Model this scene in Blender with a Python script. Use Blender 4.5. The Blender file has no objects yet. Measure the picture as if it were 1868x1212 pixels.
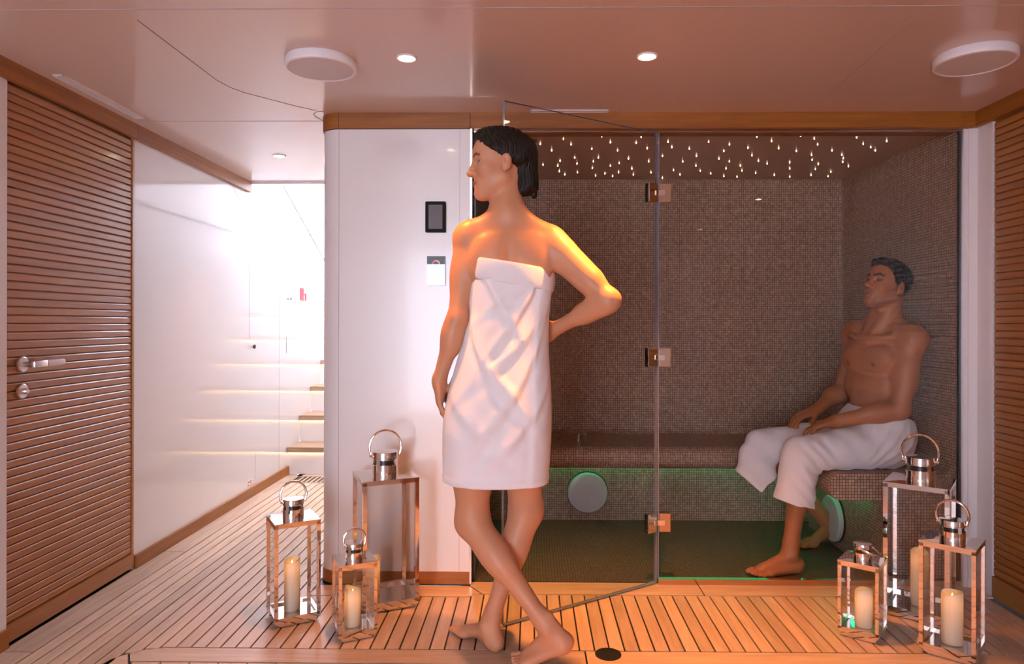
import bpy, bmesh, math, random
import numpy as np
from mathutils import Vector, Matrix

random.seed(7)
SC = bpy.context.scene
COL = SC.collection
PI = math.pi

# ---------------------------------------------------------------- camera
F_PX = 1270.0
cam_d = bpy.data.cameras.new('camera')
cam_d.sensor_width = 36.0
cam_d.lens = 36.0 * F_PX / 1868.0
cam_d.shift_x = -18.0 / 1868.0
cam_d.shift_y = -15.0 / 1868.0
cam_d.clip_start = 0.02
cam = bpy.data.objects.new('camera', cam_d)
COL.objects.link(cam)
cam.matrix_world = (Matrix.Translation((0, 0, 1.10)) @ Matrix.Rotation(0.0142, 4, 'Z')
                    @ Matrix.Rotation(PI / 2, 4, 'X') @ Matrix.Rotation(0.0018, 4, 'Z'))
SC.camera = cam

# ---------------------------------------------------------------- world, view
SC.view_settings.view_transform = 'Standard'
SC.view_settings.look = 'None'
SC.view_settings.gamma = 1.0
SC.view_settings.use_curve_mapping = False
SC.view_settings.exposure = 0.22
world = bpy.data.worlds.new('overcast_sky')
SC.world = world
world.use_nodes = True
WB = world.node_tree.nodes['Background']
WB.inputs['Color'].default_value = (0.80, 0.85, 1.0, 1)
WB.inputs['Strength'].default_value = 14.5
DOWN_W = 100.0            # watts of each recessed lamp
DOWN_COL = (1.0, 0.34, 0.06)
SC.cycles.use_denoising = True
SC.cycles.max_bounces = 10
SC.cycles.diffuse_bounces = 5
SC.cycles.glossy_bounces = 5
SC.cycles.transparent_max_bounces = 24
SC.cycles.sample_clamp_indirect = 6.0
SC.cycles.caustics_reflective = False
SC.cycles.caustics_refractive = False

# ---------------------------------------------------------------- helpers
def link(o, parent=None):
    COL.objects.link(o)
    if parent is not None:
        o.parent = parent
    return o

def tag(o, label=None, cat=None, group=None, kind=None):
    if label: o['label'] = label
    if cat: o['category'] = cat
    if group: o['group'] = group
    if kind: o['kind'] = kind
    return o

def empty(name, loc=(0, 0, 0), rz=0.0):
    o = bpy.data.objects.new(name, None)
    o.empty_display_size = 0.05
    o.location = loc
    o.rotation_euler = (0, 0, rz)
    return link(o)

def obj(name, bm, mat, parent=None, smooth=False, loc=None, recalc=True):
    if recalc:
        bmesh.ops.recalc_face_normals(bm, faces=bm.faces[:])
    me = bpy.data.meshes.new(name)
    bm.to_mesh(me)
    bm.free()
    return mesh_obj(name, me, mat, parent, smooth, loc)

def mesh_obj(name, me, mat, parent=None, smooth=False, loc=None):
    if mat is not None and len(me.materials) == 0:
        if isinstance(mat, (list, tuple)):
            for m in mat: me.materials.append(m)
        else:
            me.materials.append(mat)
    if smooth:
        me.polygons.foreach_set('use_smooth', [True] * len(me.polygons))
        if smooth == 'auto':
            try: me.set_sharp_from_angle(angle=math.radians(35))
            except Exception: pass
    o = bpy.data.objects.new(name, me)
    if loc is not None: o.location = loc
    return link(o, parent)

def bx(bm, x0, x1, y0, y1, z0, z1, bevel=0.0):
    r = bmesh.ops.create_cube(bm, size=1.0)
    vs = r['verts']
    for v in vs:
        v.co = Vector((x0 + (v.co.x + .5) * (x1 - x0), y0 + (v.co.y + .5) * (y1 - y0), z0 + (v.co.z + .5) * (z1 - z0)))
    if bevel > 0:
        es = list({e for v in vs for e in v.link_edges})
        bmesh.ops.bevel(bm, geom=es, offset=bevel, segments=2, profile=.5, affect='EDGES')
    return vs

def box(name, x0, x1, y0, y1, z0, z1, mat, parent=None, bevel=0.0, smooth=False):
    bm = bmesh.new()
    bx(bm, x0, x1, y0, y1, z0, z1, bevel)
    return obj(name, bm, mat, parent, smooth)

def prism(bm, pts, axis, a0, a1):
    """extrude a 2-D outline along an axis: 'x' -> pts are (y,z); 'y' -> (x,z); 'z' -> (x,y)"""
    def mk(p, a):
        if axis == 'x': return (a, p[0], p[1])
        if axis == 'y': return (p[0], a, p[1])
        return (p[0], p[1], a)
    A = [bm.verts.new(mk(p, a0)) for p in pts]
    B = [bm.verts.new(mk(p, a1)) for p in pts]
    n = len(pts)
    bm.faces.new(A); bm.faces.new(B[::-1])
    for i in range(n):
        j = (i + 1) % n
        bm.faces.new((A[i], B[i], B[j], A[j]))

def lathe(bm, prof, n=32, M=None, cap=True):
    """prof: (r,z) list turned about z"""
    rings = []
    for r, z in prof:
        ring = []
        for k in range(n):
            a = 2 * PI * k / n
            co = Vector((r * math.cos(a), r * math.sin(a), z))
            ring.append(bm.verts.new(M @ co if M else co))
        rings.append(ring)
    for a, b in zip(rings, rings[1:]):
        for k in range(n):
            bm.faces.new((a[k], a[(k + 1) % n], b[(k + 1) % n], b[k]))
    if cap:
        bm.faces.new(rings[0][::-1]); bm.faces.new(rings[-1])

def tube(bm, pts, r, n=10, closed=False, flat=1.0):
    pts = [Vector(p) for p in pts]
    m = len(pts)
    T = []
    for i in range(m):
        a = pts[i - 1] if (i > 0 or closed) else pts[i]
        b = pts[(i + 1) % m] if (i < m - 1 or closed) else pts[i]
        T.append((b - a).normalized())
    up = Vector((0, 0, 1))
    if abs(T[0].dot(up)) > .9: up = Vector((0, 1, 0))
    N = (up - T[0] * up.dot(T[0])).normalized()
    rings = []
    for i in range(m):
        N = (N - T[i] * N.dot(T[i])).normalized()
        B = T[i].cross(N)
        rings.append([bm.verts.new(pts[i] + (N * math.cos(2 * PI * k / n) + B * math.sin(2 * PI * k / n) * flat) * r) for k in range(n)])
    rng = range(m) if closed else range(m - 1)
    for i in rng:
        a, b = rings[i], rings[(i + 1) % m]
        for k in range(n):
            bm.faces.new((a[k], a[(k + 1) % n], b[(k + 1) % n], b[k]))
    if not closed:
        bm.faces.new(rings[0][::-1]); bm.faces.new(rings[-1])

def copy_part(src, parent, name=None, **loc):
    c = src.copy()
    link(c, parent)
    return c

# ---------------------------------------------------------------- materials
MATS = {}
def new_mat(name):
    m = bpy.data.materials.new(name)
    m.use_nodes = True
    MATS[name] = m
    nt = m.node_tree
    return m, nt, nt.nodes['Principled BSDF']

def plain(name, col, rough=.5, metal=0.0, coat=0.0, emit=None, estr=0.0, noise=0.03, scale=30, ior=1.5):
    m, nt, p = new_mat(name)
    p.inputs['Roughness'].default_value = rough
    p.inputs['Metallic'].default_value = metal
    p.inputs['Coat Weight'].default_value = coat
    p.inputs['Coat Roughness'].default_value = .05
    p.inputs['IOR'].default_value = ior
    if emit:
        p.inputs['Emission Color'].default_value = (*emit, 1)
        p.inputs['Emission Strength'].default_value = estr
    if noise > 0:
        tc = nt.nodes.new('ShaderNodeTexCoord')
        nz = nt.nodes.new('ShaderNodeTexNoise'); nz.inputs['Scale'].default_value = scale
        nt.links.new(tc.outputs['Object'], nz.inputs['Vector'])
        mx = nt.nodes.new('ShaderNodeMix'); mx.data_type = 'RGBA'
        mx.inputs[6].default_value = (*[c * (1 - noise) for c in col], 1)
        mx.inputs[7].default_value = (*[min(1, c * (1 + noise)) for c in col], 1)
        nt.links.new(nz.outputs['Fac'], mx.inputs[0])
        nt.links.new(mx.outputs[2], p.inputs['Base Color'])
    else:
        p.inputs['Base Color'].default_value = (*col, 1)
    return m

def wood(name, c1, c2, stretch, rough=.42, vary=.22, coat=0.0, bump=.08):
    """teak: long grain noise stretched along one axis, each piece a little different"""
    m, nt, p = new_mat(name)
    N, L = nt.nodes, nt.links
    tc = N.new('ShaderNodeTexCoord')
    oi = N.new('ShaderNodeObjectInfo')
    mul = N.new('ShaderNodeMath'); mul.operation = 'MULTIPLY'; mul.inputs[1].default_value = 37.0
    L.new(oi.outputs['Random'], mul.inputs[0])
    add = N.new('ShaderNodeVectorMath'); add.operation = 'ADD'
    L.new(tc.outputs['Object'], add.inputs[0]); L.new(mul.outputs[0], add.inputs[1])
    mp = N.new('ShaderNodeMapping'); mp.inputs['Scale'].default_value = stretch
    L.new(add.outputs[0], mp.inputs['Vector'])
    n1 = N.new('ShaderNodeTexNoise'); n1.inputs['Scale'].default_value = 3.0; n1.inputs['Detail'].default_value = 6; n1.inputs['Distortion'].default_value = .6
    n2 = N.new('ShaderNodeTexNoise'); n2.inputs['Scale'].default_value = 22.0; n2.inputs['Detail'].default_value = 3
    L.new(mp.outputs[0], n1.inputs['Vector']); L.new(mp.outputs[0], n2.inputs['Vector'])
    mixf = N.new('ShaderNodeMath'); mixf.operation = 'MULTIPLY_ADD'; mixf.inputs[1].default_value = .35
    L.new(n2.outputs['Fac'], mixf.inputs[0]); L.new(n1.outputs['Fac'], mixf.inputs[2])
    cr = N.new('ShaderNodeValToRGB')
    cr.color_ramp.elements[0].position = .38; cr.color_ramp.elements[0].color = (*c1, 1)
    cr.color_ramp.elements[1].position = .88; cr.color_ramp.elements[1].color = (*c2, 1)
    L.new(mixf.outputs[0], cr.inputs['Fac'])
    hs = N.new('ShaderNodeHueSaturation')
    mr = N.new('ShaderNodeMapRange'); mr.inputs['To Min'].default_value = 1 - vary; mr.inputs['To Max'].default_value = 1 + vary
    L.new(oi.outputs['Random'], mr.inputs['Value']); L.new(mr.outputs[0], hs.inputs['Value'])
    L.new(cr.outputs['Color'], hs.inputs['Color'])
    L.new(hs.outputs['Color'], p.inputs['Base Color'])
    p.inputs['Roughness'].default_value = rough
    p.inputs['Coat Weight'].default_value = coat
    p.inputs['Coat Roughness'].default_value = .12
    if bump > 0:
        b = N.new('ShaderNodeBump'); b.inputs['Strength'].default_value = bump; b.inputs['Distance'].default_value = .002
        L.new(n2.outputs['Fac'], b.inputs['Height']); L.new(b.outputs['Normal'], p.inputs['Normal'])
    return m

def mosaic(name, tile, c_lo, c_hi, grout, rough=.3, pitch=.0128):
    """small square glass tiles too small to tell apart singly; UV in metres"""
    m, nt, p = new_mat(name)
    N, L = nt.nodes, nt.links
    uv = N.new('ShaderNodeUVMap')
    br = N.new('ShaderNodeTexBrick')
    br.offset = 0.0; br.squash = 1.0
    br.inputs['Scale'].default_value = 1.0
    br.inputs['Brick Width'].default_value = pitch
    br.inputs['Row Height'].default_value = pitch
    br.inputs['Mortar Size'].default_value = pitch * .095
    br.inputs['Mortar Smooth'].default_value = .15
    br.inputs['Color1'].default_value = (*c_lo, 1)
    br.inputs['Color2'].default_value = (*c_hi, 1)
    br.inputs['Mortar'].default_value = (*grout, 1)
    L.new(uv.outputs['UV'], br.inputs['Vector'])
    # a second, tile-wide variation
    sn = N.new('ShaderNodeVectorMath'); sn.operation = 'SNAP'; sn.inputs[1].default_value = (pitch, pitch, pitch)
    L.new(uv.outputs['UV'], sn.inputs[0])
    wn = N.new('ShaderNodeTexWhiteNoise'); wn.noise_dimensions = '2D'
    L.new(sn.outputs[0], wn.inputs['Vector'])
    mr = N.new('ShaderNodeMapRange'); mr.inputs['To Min'].default_value = .82; mr.inputs['To Max'].default_value = 1.2
    L.new(wn.outputs['Value'], mr.inputs['Value'])
    hs = N.new('ShaderNodeHueSaturation')
    L.new(br.outputs['Color'], hs.inputs['Color']); L.new(mr.outputs[0], hs.inputs['Value'])
    L.new(hs.outputs['Color'], p.inputs['Base Color'])
    rr = N.new('ShaderNodeMapRange'); rr.inputs['To Min'].default_value = rough; rr.inputs['To Max'].default_value = .8
    L.new(br.outputs['Fac'], rr.inputs['Value']); L.new(rr.outputs[0], p.inputs['Roughness'])
    b = N.new('ShaderNodeBump'); b.inputs['Strength'].default_value = .35; b.inputs['Distance'].default_value = .0015; b.invert = True
    L.new(br.outputs['Fac'], b.inputs['Height']); L.new(b.outputs['Normal'], p.inputs['Normal'])
    return m

def glass(name, tint, refl=1.0, rough=0.0):
    """clear sheet: light passes straight through, the surface mirrors by Fresnel"""
    m, nt, p = new_mat(name)
    N, L = nt.nodes, nt.links
    N.remove(p)
    tr = N.new('ShaderNodeBsdfTransparent'); tr.inputs['Color'].default_value = (*tint, 1)
    gl = N.new('ShaderNodeBsdfGlossy'); gl.inputs['Roughness'].default_value = rough
    fr = N.new('ShaderNodeFresnel'); fr.inputs['IOR'].default_value = 1.45
    ge = N.new('ShaderNodeNewGeometry')
    inv = N.new('ShaderNodeMath'); inv.operation = 'SUBTRACT'; inv.inputs[0].default_value = 1.0   # the sheet mirrors on its outer faces only
    L.new(ge.outputs['Backfacing'], inv.inputs[1])
    fm = N.new('ShaderNodeMath'); fm.operation = 'MULTIPLY'
    L.new(fr.outputs[0], fm.inputs[0]); L.new(inv.outputs[0], fm.inputs[1])
    mu = N.new('ShaderNodeMath'); mu.operation = 'MULTIPLY'; mu.inputs[1].default_value = refl; mu.use_clamp = True
    L.new(fm.outputs[0], mu.inputs[0])
    mx = N.new('ShaderNodeMixShader')
    L.new(mu.outputs[0], mx.inputs[0]); L.new(tr.outputs[0], mx.inputs[1]); L.new(gl.outputs[0], mx.inputs[2])
    L.new(mx.outputs[0], N['Material Output'].inputs['Surface'])
    return m

def emitter(name, col, strength):
    m, nt, p = new_mat(name)
    p.inputs['Base Color'].default_value = (*col, 1)
    p.inputs['Emission Color'].default_value = (*col, 1)
    p.inputs['Emission Strength'].default_value = strength
    return m

TEAK_DECK = wood('teak_deck', (.45, .295, .200), (.66, .48, .355), (14, 1.2, 14), rough=.30, vary=.16)
TEAK_DECKX = wood('teak_deck_across', (.45, .295, .200), (.66, .48, .355), (1.2, 14, 14), rough=.30, vary=.10)
TEAK_TRIM = wood('teak_trim', (.25, .080, .010), (.37, .134, .021), (1.0, 1.0, 18), rough=.48, vary=.06, coat=.05)
TEAK_SLAT = wood('teak_slat', (.305, .104, .020), (.43, .170, .040), (6, 1.0, 30), rough=.30, vary=.07, coat=.35)
TEAK_TREAD = wood('teak_tread', (.34, .19, .10), (.46, .29, .17), (1.2, 14, 14), rough=.35, vary=.06)
TEAK_DARK = wood('teak_recess', (.22, .080, .020), (.30, .115, .032), (2, 1.0, 12), rough=.6, vary=.05)
CAULK = plain('black_caulk', (.012, .010, .010), rough=.5)
LACQUER = plain('white_lacquer', (.82, .80, .82), rough=.22, coat=.25, noise=.01)
LACQUER_W = plain('white_gloss_wall', (.84, .83, .84), rough=.14, coat=.6, noise=.01)
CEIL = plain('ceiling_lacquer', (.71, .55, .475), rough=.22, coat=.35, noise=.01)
SEAM = plain('panel_seam', (.17, .13, .115), rough=.6)
SEAM_L = plain('panel_seam_pale', (.42, .38, .40), rough=.5)
WHITE_M = plain('white_metal', (.80, .78, .82), rough=.35)
GRILLE_M = plain('speaker_mesh', (.70, .66, .68), rough=.6, noise=.15, scale=900)
CHROME = plain('polished_steel', (.86, .83, .81), rough=.045, metal=1.0, noise=0)
CHROME_S = plain('satin_steel', (.72, .68, .68), rough=.28, metal=1.0, noise=.04)
BRONZE = plain('bronzed_steel', (.62, .46, .36), rough=.12, metal=1.0, noise=.02)
BLACK = plain('black_plastic', (.014, .012, .013), rough=.3)
BLACK_G = plain('black_gloss', (.012, .010, .010), rough=.5, coat=.0, noise=0, ior=1.2)
MOSAIC_W = mosaic('mosaic_wall', None, (.40, .255, .180), (.54, .365, .265), (.100, .062, .046))
MOSAIC_F = mosaic('mosaic_floor', None, (.075, .056, .046), (.115, .090, .075), (.030, .023, .019), rough=.45)
SAUNA_CEIL = plain('sauna_ceiling', (.50, .34, .265), rough=.35, noise=.03)
GLASS = glass('clear_glass', (.965, .968, .968), .95)
GLASS_L = glass('lantern_glass', (.965, .965, .965), 1.3)
GLASS_EDGE = plain('glass_edge', (.20, .21, .26), rough=.15, coat=.5)
STAR = emitter('star_point', (1.0, .72, .42), 28.0)
LED_W = emitter('warm_led', (1.0, .62, .26), 9.0)
LED_G = emitter('green_led', (.02, .85, .28), 3.4)
LAMP_FACE = emitter('lamp_face', (1.0, .84, .60), 40.0)
# ================================================================ THE SETTING
XL, XR = -1.78, 1.862          # side walls
ZC = 1.987                    # ceiling
YP, YG = 2.925, 2.955         # lacquered panel face, glass plane
YEND = 4.345                   # ceiling ends at the stairwell
XC = -0.898                   # passage side of the lacquered block
YBACK = -3.0
def struct(o): o['kind'] = 'structure'; return o

# ---- floor: caulk bed, planks as pieces
floor = struct(box('floor', XL - .10, XR + .10, YBACK, 5.06, -.06, -.006, CAULK))
P0, PW, SEAMW = -1.662, .0507, .0055
def plank_mesh(name, w, length):
    bm = bmesh.new(); bx(bm, 0, w, 0, length, -.012, 0, 0)
    es = [e for e in bm.edges if all(v.co.z > -.001 for v in e.verts)]
    bmesh.ops.bevel(bm, geom=es, offset=.0008, segments=1, affect='EDGES')
    bmesh.ops.recalc_face_normals(bm, faces=bm.faces[:])
    me = bpy.data.meshes.new(name); bm.to_mesh(me); bm.free()
    me.materials.append(TEAK_DECK)
    return me
YF0, YF1 = 2.345, 2.828       # between the two margin boards
ML = {}
def plank(x, y0, y1, w=PW - SEAMW):
    key = (round(w, 4), round(y1 - y0, 3))
    if key not in ML: ML[key] = plank_mesh('plank', w, y1 - y0)
    o = bpy.data.objects.new('plank', ML[key]); o.location = (x, y0, 0)
    return link(o, floor)
i = 0
while True:
    x = P0 + i * PW + SEAMW * .5
    if x > XR - .04: break
    xm = x + PW / 2
    if xm < -1.335:            # run on towards the viewer
        plank(x, 1.55, 4.77)
    elif xm < -.90:
        y0 = YF0 + (0 if xm > -1.24 else -(abs(xm + 1.24) ** 1.5) * 1.6)
        plank(x, y0 + .003, 4.77)
    elif xm < -.235:
        plank(x, YF0 + .003, 2.797)
    else:
        plank(x, YF0 + .003, YF1 - .003)
    i += 1
# border boards along the left wall, jointed
for y0, y1 in ((1.55, 2.30), (2.305, 3.325), (3.33, 4.77)):
    plank(XL + .006, y0, y1, w=P0 - XL - .010)
# boards before the stairs beside the grille
box('margin_board', -1.655, -1.70 + .005, 4.775, 5.05, -.012, 0, TEAK_DECKX, floor)
box('margin_board', XL + .006, -1.70, 4.775, 5.05, -.012, 0, TEAK_DECK, floor)
box('margin_board', -1.69, XC - .01, 4.985, 5.055, -.012, 0, TEAK_DECKX, floor)
def board(name, pts, mat):
    bm = bmesh.new(); prism(bm, pts, 'z', -.012, 0)
    return obj(name, bm, mat, floor)
# back margin: before the lacquered panel, before the glass
board('margin_board', [(-.885, 2.915), (-.262, 2.915), (-.205, 2.832), (-.262, 2.803), (-.905, 2.803)], TEAK_DECKX)
board('margin_board', [(-.256, 2.918), (-.256, 2.962), (.70, 2.962), (.70, 2.832), (-.198, 2.832)], TEAK_DECKX)
board('margin_board', [(.705, 2.962), (XR, 2.962), (XR, 2.832), (.705, 2.832)], TEAK_DECKX)
# front margin with its swept left end
sw = [(-1.235, 2.341), (-1.30, 2.325), (-1.335, 2.298), (-1.305, 2.248)]
board('margin_board', sw + [(.178, 2.248), (.178, 2.341)], TEAK_DECKX)
board('margin_board', [(.184, 2.341), (.184, 2.248), (XR, 2.248), (XR, 2.341)], TEAK_DECKX)
board('margin_board', [(-1.340, 2.294), (-1.375, 2.255), (-1.39, 2.18), (-1.27, 2.18), (-1.31, 2.243)], TEAK_DECKX)
# the deck on the viewer's side of the margin
i = 0
for k in range(34):
    x0 = -1.29 + k * .094
    if x0 + .088 > XR: break
    box('plank', x0, x0 + .088, 1.0, 2.24, -.012, 0, TEAK_DECK, floor)
box('deck_field', XL + .006, XR, YBACK, .995, -.012, 0, TEAK_DECK, floor)

# ---- ceiling
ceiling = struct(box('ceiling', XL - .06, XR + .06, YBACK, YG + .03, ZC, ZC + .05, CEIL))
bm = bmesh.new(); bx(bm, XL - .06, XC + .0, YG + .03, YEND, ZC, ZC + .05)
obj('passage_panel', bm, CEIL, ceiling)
box('ceiling_edge', XL - .06, XC, YEND, YEND + .02, ZC - .012, ZC + .10, LACQUER_W, ceiling)
def seam(pts, w=.0021, mat=SEAM, parent=None, name='panel_joint'):
    bm = bmesh.new()
    for a, b in zip(pts, pts[1:]):
        a, b = Vector((*a, 0)), Vector((*b, 0))
        d = (b - a).normalized(); n = Vector((-d.y, d.x, 0)) * w / 2
        c = [a - n - d * w * .3, a + n - d * w * .3, b + n + d * w * .3, b - n + d * w * .3]
        prism(bm, [(p.x, p.y) for p in c], 'z', ZC - .0012, ZC + .004)
    return obj(name, bm, mat, parent or ceiling)
def arc(cx, cy, r, a0, a1, n=12):
    return [(cx + r * math.cos(math.radians(a0 + (a1 - a0) * t / n)), cy + r * math.sin(math.radians(a0 + (a1 - a0) * t / n))) for t in range(n + 1)]
seam([(-1.155, 2.02), (-1.150, 2.52), (-1.135, 2.60), (-1.105, 2.66), (-.96, 2.83), (-.90, 2.885)])
seam([(-1.77, 3.036), (-.915, 3.036)], w=.0022, mat=SEAM_L)
seam([(-1.5, 1.952), (1.86, 1.952)], w=.0030, mat=SEAM_L)
seam([(1.10, 1.952), (1.155, 2.88)], w=.0020, mat=SEAM_L)
seam([(-.872, 2.895), (-.905, 2.905), (-.925, 2.935), (-.928, 2.97), (-.915, 3.03), (-.872, 3.165)], w=.003)
# linear air slots flush in the ceiling
def slot(label, x0, x1, y0, y1):
    r = empty('air_slot', ((x0 + x1) / 2, (y0 + y1) / 2, ZC))
    tag(r, label, 'vent')
    cx, cy = (x0 + x1) / 2, (y0 + y1) / 2
    hx, hy = (x1 - x0) / 2, (y1 - y0) / 2
    bm = bmesh.new()
    bx(bm, -hx, hx, -hy, -hy + .005, -.004, 0); bx(bm, -hx, hx, hy - .005, hy, -.004, 0)
    bx(bm, -hx, -hx + .005, -hy, hy, -.004, 0); bx(bm, hx - .005, hx, -hy, hy, -.004, 0)
    obj('frame', bm, WHITE_M, r)
    box('baffle', -hx + .005, hx - .005, -hy + .005, hy - .005, -.0025, 0, WHITE_M, r)
slot('long white air slot in the ceiling beside the left cornice', -1.715, -1.672, 2.46, 2.985)
slot('short white air slot in the ceiling above the glass door', -.01, .318, 2.885, 2.915)

# ---- left wall: lacquered strip, louvred door, gloss panel to the stairs
wall_left = struct(box('wall_left', XL - .05, XL, 3.089, 7.8, -.05, 3.9, LACQUER_W))  # top, out of view, is raised to cut sky light in the stairwell
box('wall_strip', XL - .05, XL + .004, YBACK, 2.331, 0, ZC, LACQUER, wall_left)
box('backing', XL - .07, XL - .03, 2.331, 3.089, -.05, ZC, TEAK_DARK, wall_left)
box('panel_joint', XL, XL + .0008, 4.882, 4.886, .065, 1.92, SEAM_L, wall_left)
box('panel_joint', XL, XL + .0008, 4.46, 4.463, .10, .26, SEAM_L, wall_left)
box('panel_joint', XL, XL + .0012, 5.022, 5.028, .885, 1.00, SEAM, wall_left)
box('panel_joint', XL, XL + .0008, 4.36, 4.365, 1.0, 1.92, SEAM_L, wall_left)
cornice = struct(box('trim_1', XL, XL + .022, 2.0, 3.080, 1.922, ZC, TEAK_TRIM))
box('cornice_length', XL, XL + .022, 3.083, YEND, 1.922, ZC, TEAK_TRIM, cornice)
base_l = struct(box('baseboard_left', XL, XL + .014, 3.092, 4.885, 0, .060, TEAK_TRIM))
box('baseboard_length', XL, XL + .014, 4.888, 5.055, 0, .060, TEAK_TRIM, base_l)
box('baseboard_length', XL + .004, XL + .016, 1.6, 2.328, 0, .065, TEAK_TRIM, base_l)

def slat_mesh(length, depth=.0078, h=.0250):
    bm = bmesh.new()
    prof = [(0, 0), (depth - .001, 0), (depth, .001), (depth, h - .0035), (depth - .0022, h - .0004), (depth - .004, h), (0, h)]
    prism(bm, prof, 'y', 0, length)
    bmesh.ops.recalc_face_normals(bm, faces=bm.faces[:])
    me = bpy.data.meshes.new('slat'); bm.to_mesh(me); bm.free()
    me.materials.append(TEAK_SLAT)
    return me
def slat_field(parent, x, sgn, y0, y1, z0, z1, pitch=.0292):
    me = slat_mesh(y1 - y0)
    n = int(round((z1 - z0) / pitch))
    for k in range(n):
        o = bpy.data.objects.new('slat', me)
        o.location = (x, y0 if sgn > 0 else y1, z0 + k * (z1 - z0) / n)
        if sgn < 0: o.rotation_euler = (0, 0, PI)
        link(o, parent)
D0, D1 = 2.336, 3.084
door = empty('door_1', (XL, D0, 0)); struct(door)
def local(o):                       # keep world placement under a moved empty
    p = o.parent.location
    o.location = (o.location.x - p.x, o.location.y - p.y, o.location.z - p.z)
    return o
local(box('leaf', XL - .03, XL - .008, D0, D1, .012, 1.922, TEAK_DARK, door))
local(box('bottom_rail', XL - .008, XL + .006, D0, D1, .012, .072, TEAK_SLAT, door))
local(box('stile', XL - .008, XL + .004, D1 - .012, D1, .072, 1.92, TEAK_SLAT, door))
slat_field(door, 0 - .008, 1, 0.0, D1 - D0 - .016, .078, 1.918)
# handle and lock
def disc(name, M, prof, mat, parent, n=32):
    bm = bmesh.new(); lathe(bm, prof, n, M)
    return obj(name, bm, mat, parent, 'auto')
RX = Matrix.Rotation(PI / 2, 4, 'Y')
yh = 2.396
rose = disc('handle_rose', Matrix.Translation((.006, yh - D0, .956)) @ RX, [(.0001, 0), (.0265, 0), (.0265, .007), (.024, .009), (.0001, .009)], CHROME_S, door)
bm = bmesh.new()
tube(bm, [(.010, yh - D0, .956), (.052, yh - D0, .956)], .009, 14)
bx(bm, .043, .061, yh - D0 - .010, yh - D0 + .058, .944, .968, .004)
obj('lever', bm, CHROME_S, rose, 'auto')
bm = bmesh.new(); bx(bm, .042, .062, yh - D0 + .058, yh - D0 + .152, .9435, .9685, .007)
obj('grip', bm, WHITE_M, rose, 'auto')
lock = disc('lock_rose', Matrix.Translation((.006, yh - D0, .862)) @ RX, [(.0001, 0), (.0255, 0), (.0255, .006), (.023, .008), (.0001, .008)], CHROME_S, door)
disc('thumb_turn', Matrix.Translation((.012, yh - D0, .862)) @ RX, [(.0001, 0), (.010, 0), (.010, .012), (.008, .016), (.0001, .016)], CHROME_S, lock)

# ---- lacquered block with its rounded corner
RC_ = .085
def corner_outline(inset=0.0, y_back=7.6, x_right=-.260, thick=.05):
    o = [(x_right, YP + inset), (XC + RC_, YP + inset)]
    for t in range(1, 13):
        a = math.radians(90 * t / 12)
        o.append((XC + RC_ - (RC_ - inset) * math.sin(a), YP + RC_ - (RC_ - inset) * math.cos(a)))
    o.append((XC + inset, y_back))
    return o
def wrap(name, z0, z1, inset, mat, parent=None, y_back=7.6, x_right=-.260, thick=.05):
    out = corner_outline(inset, y_back, x_right)
    inn = [(x_right, YP + thick + inset)] + [(x + thick, y + thick) if 1 < k < len(out) else (x, y) for k, (x, y) in enumerate(out)][2:-1] + [(XC + inset + thick, y_back)]
    bm = bmesh.new()
    prism(bm, out + inn[::-1], 'z', z0, z1)
    o = obj(name, bm, mat, parent, 'auto')
    return o
wall_c = struct(wrap('wall_center', .056, 1.921, 0, LACQUER))
box('stairwell_wall', XC, XC + .05, YP + .2, 7.6, 1.9, 3.9, LACQUER_W, wall_c)  # unseen; its height is raised to hold back sky light over the stairs
box('panel_joint', -.815, -.813, YP - .0008, YP, .056, 1.921, SEAM_L, wall_c)
box('panel_joint', -.3045, -.303, YP - .0008, YP, .056, 1.921, SEAM_L, wall_c)
box('jamb', -.260, -.252, YP - .002, YG + .03, 0, 1.921, BRONZE, wall_c)
base_c = struct(wrap('baseboard_center', 0, .056, -.004, TEAK_TRIM, y_back=5.05, thick=.03))
hdr = struct(wrap('trim_2', 1.921, ZC, -.006, TEAK_TRIM, y_back=4.3, x_right=-.262))
box('header_length', -.260, 1.795, YP - .006, YG + .10, 1.921, ZC, TEAK_TRIM, hdr)
box('header_joint', -.2612, -.2588, YP - .0072, YP, 1.921, ZC, CAULK, hdr)
wrap('shadow_line', 1.9185, 1.9215, -.0008, CAULK, hdr, y_back=4.3)  # dark strip stands in for the shade in the gap under the header
wrap('floor_line', 0, .0045, -.0048, CAULK, base_c, y_back=5.0, thick=.02)
box('header_joint', -.815, -.8135, YP - .0072, YP, 1.921, ZC, CAULK, hdr)
box('header_length', 1.797, XR - .02, YP - .006, YG + .10, 1.921, ZC, TEAK_TRIM, hdr)

# ---- right wall: white post, louvred panel, white framed dark opening nearer the viewer
wall_r = struct(box('wall_right', XR, XR + .06, 2.842, YG + .12, 0, ZC, LACQUER))
box('post', 1.826, XR, YP + .012, YG + .12, 0, 1.921, LACQUER, wall_r)
box('post_return', 1.806, 1.826, YG - .012, YG + .12, 0, 1.921, LACQUER, wall_r)
box('backing', XR + .012, XR + .06, 1.775, 2.842, 0, ZC, TEAK_DARK, wall_r)
box('bottom_rail', XR - .002, XR + .02, 1.775, 2.838, .0, .085, TEAK_SLAT, wall_r)
slat_field(wall_r, XR + .012, -1, 1.775, 2.836, .092, 1.918)
trim3 = struct(box('trim_3', XR - .020, XR + .06, YBACK, YP - .006, 1.922, ZC, TEAK_TRIM))
box('frame_upright', XR - .006, XR + .06, 1.635, 1.772, 0, 1.92, LACQUER, wall_r)
box('frame_head', XR - .006, XR + .06, -1.4, 1.635, 1.815, 1.92, LACQUER, wall_r)
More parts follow.
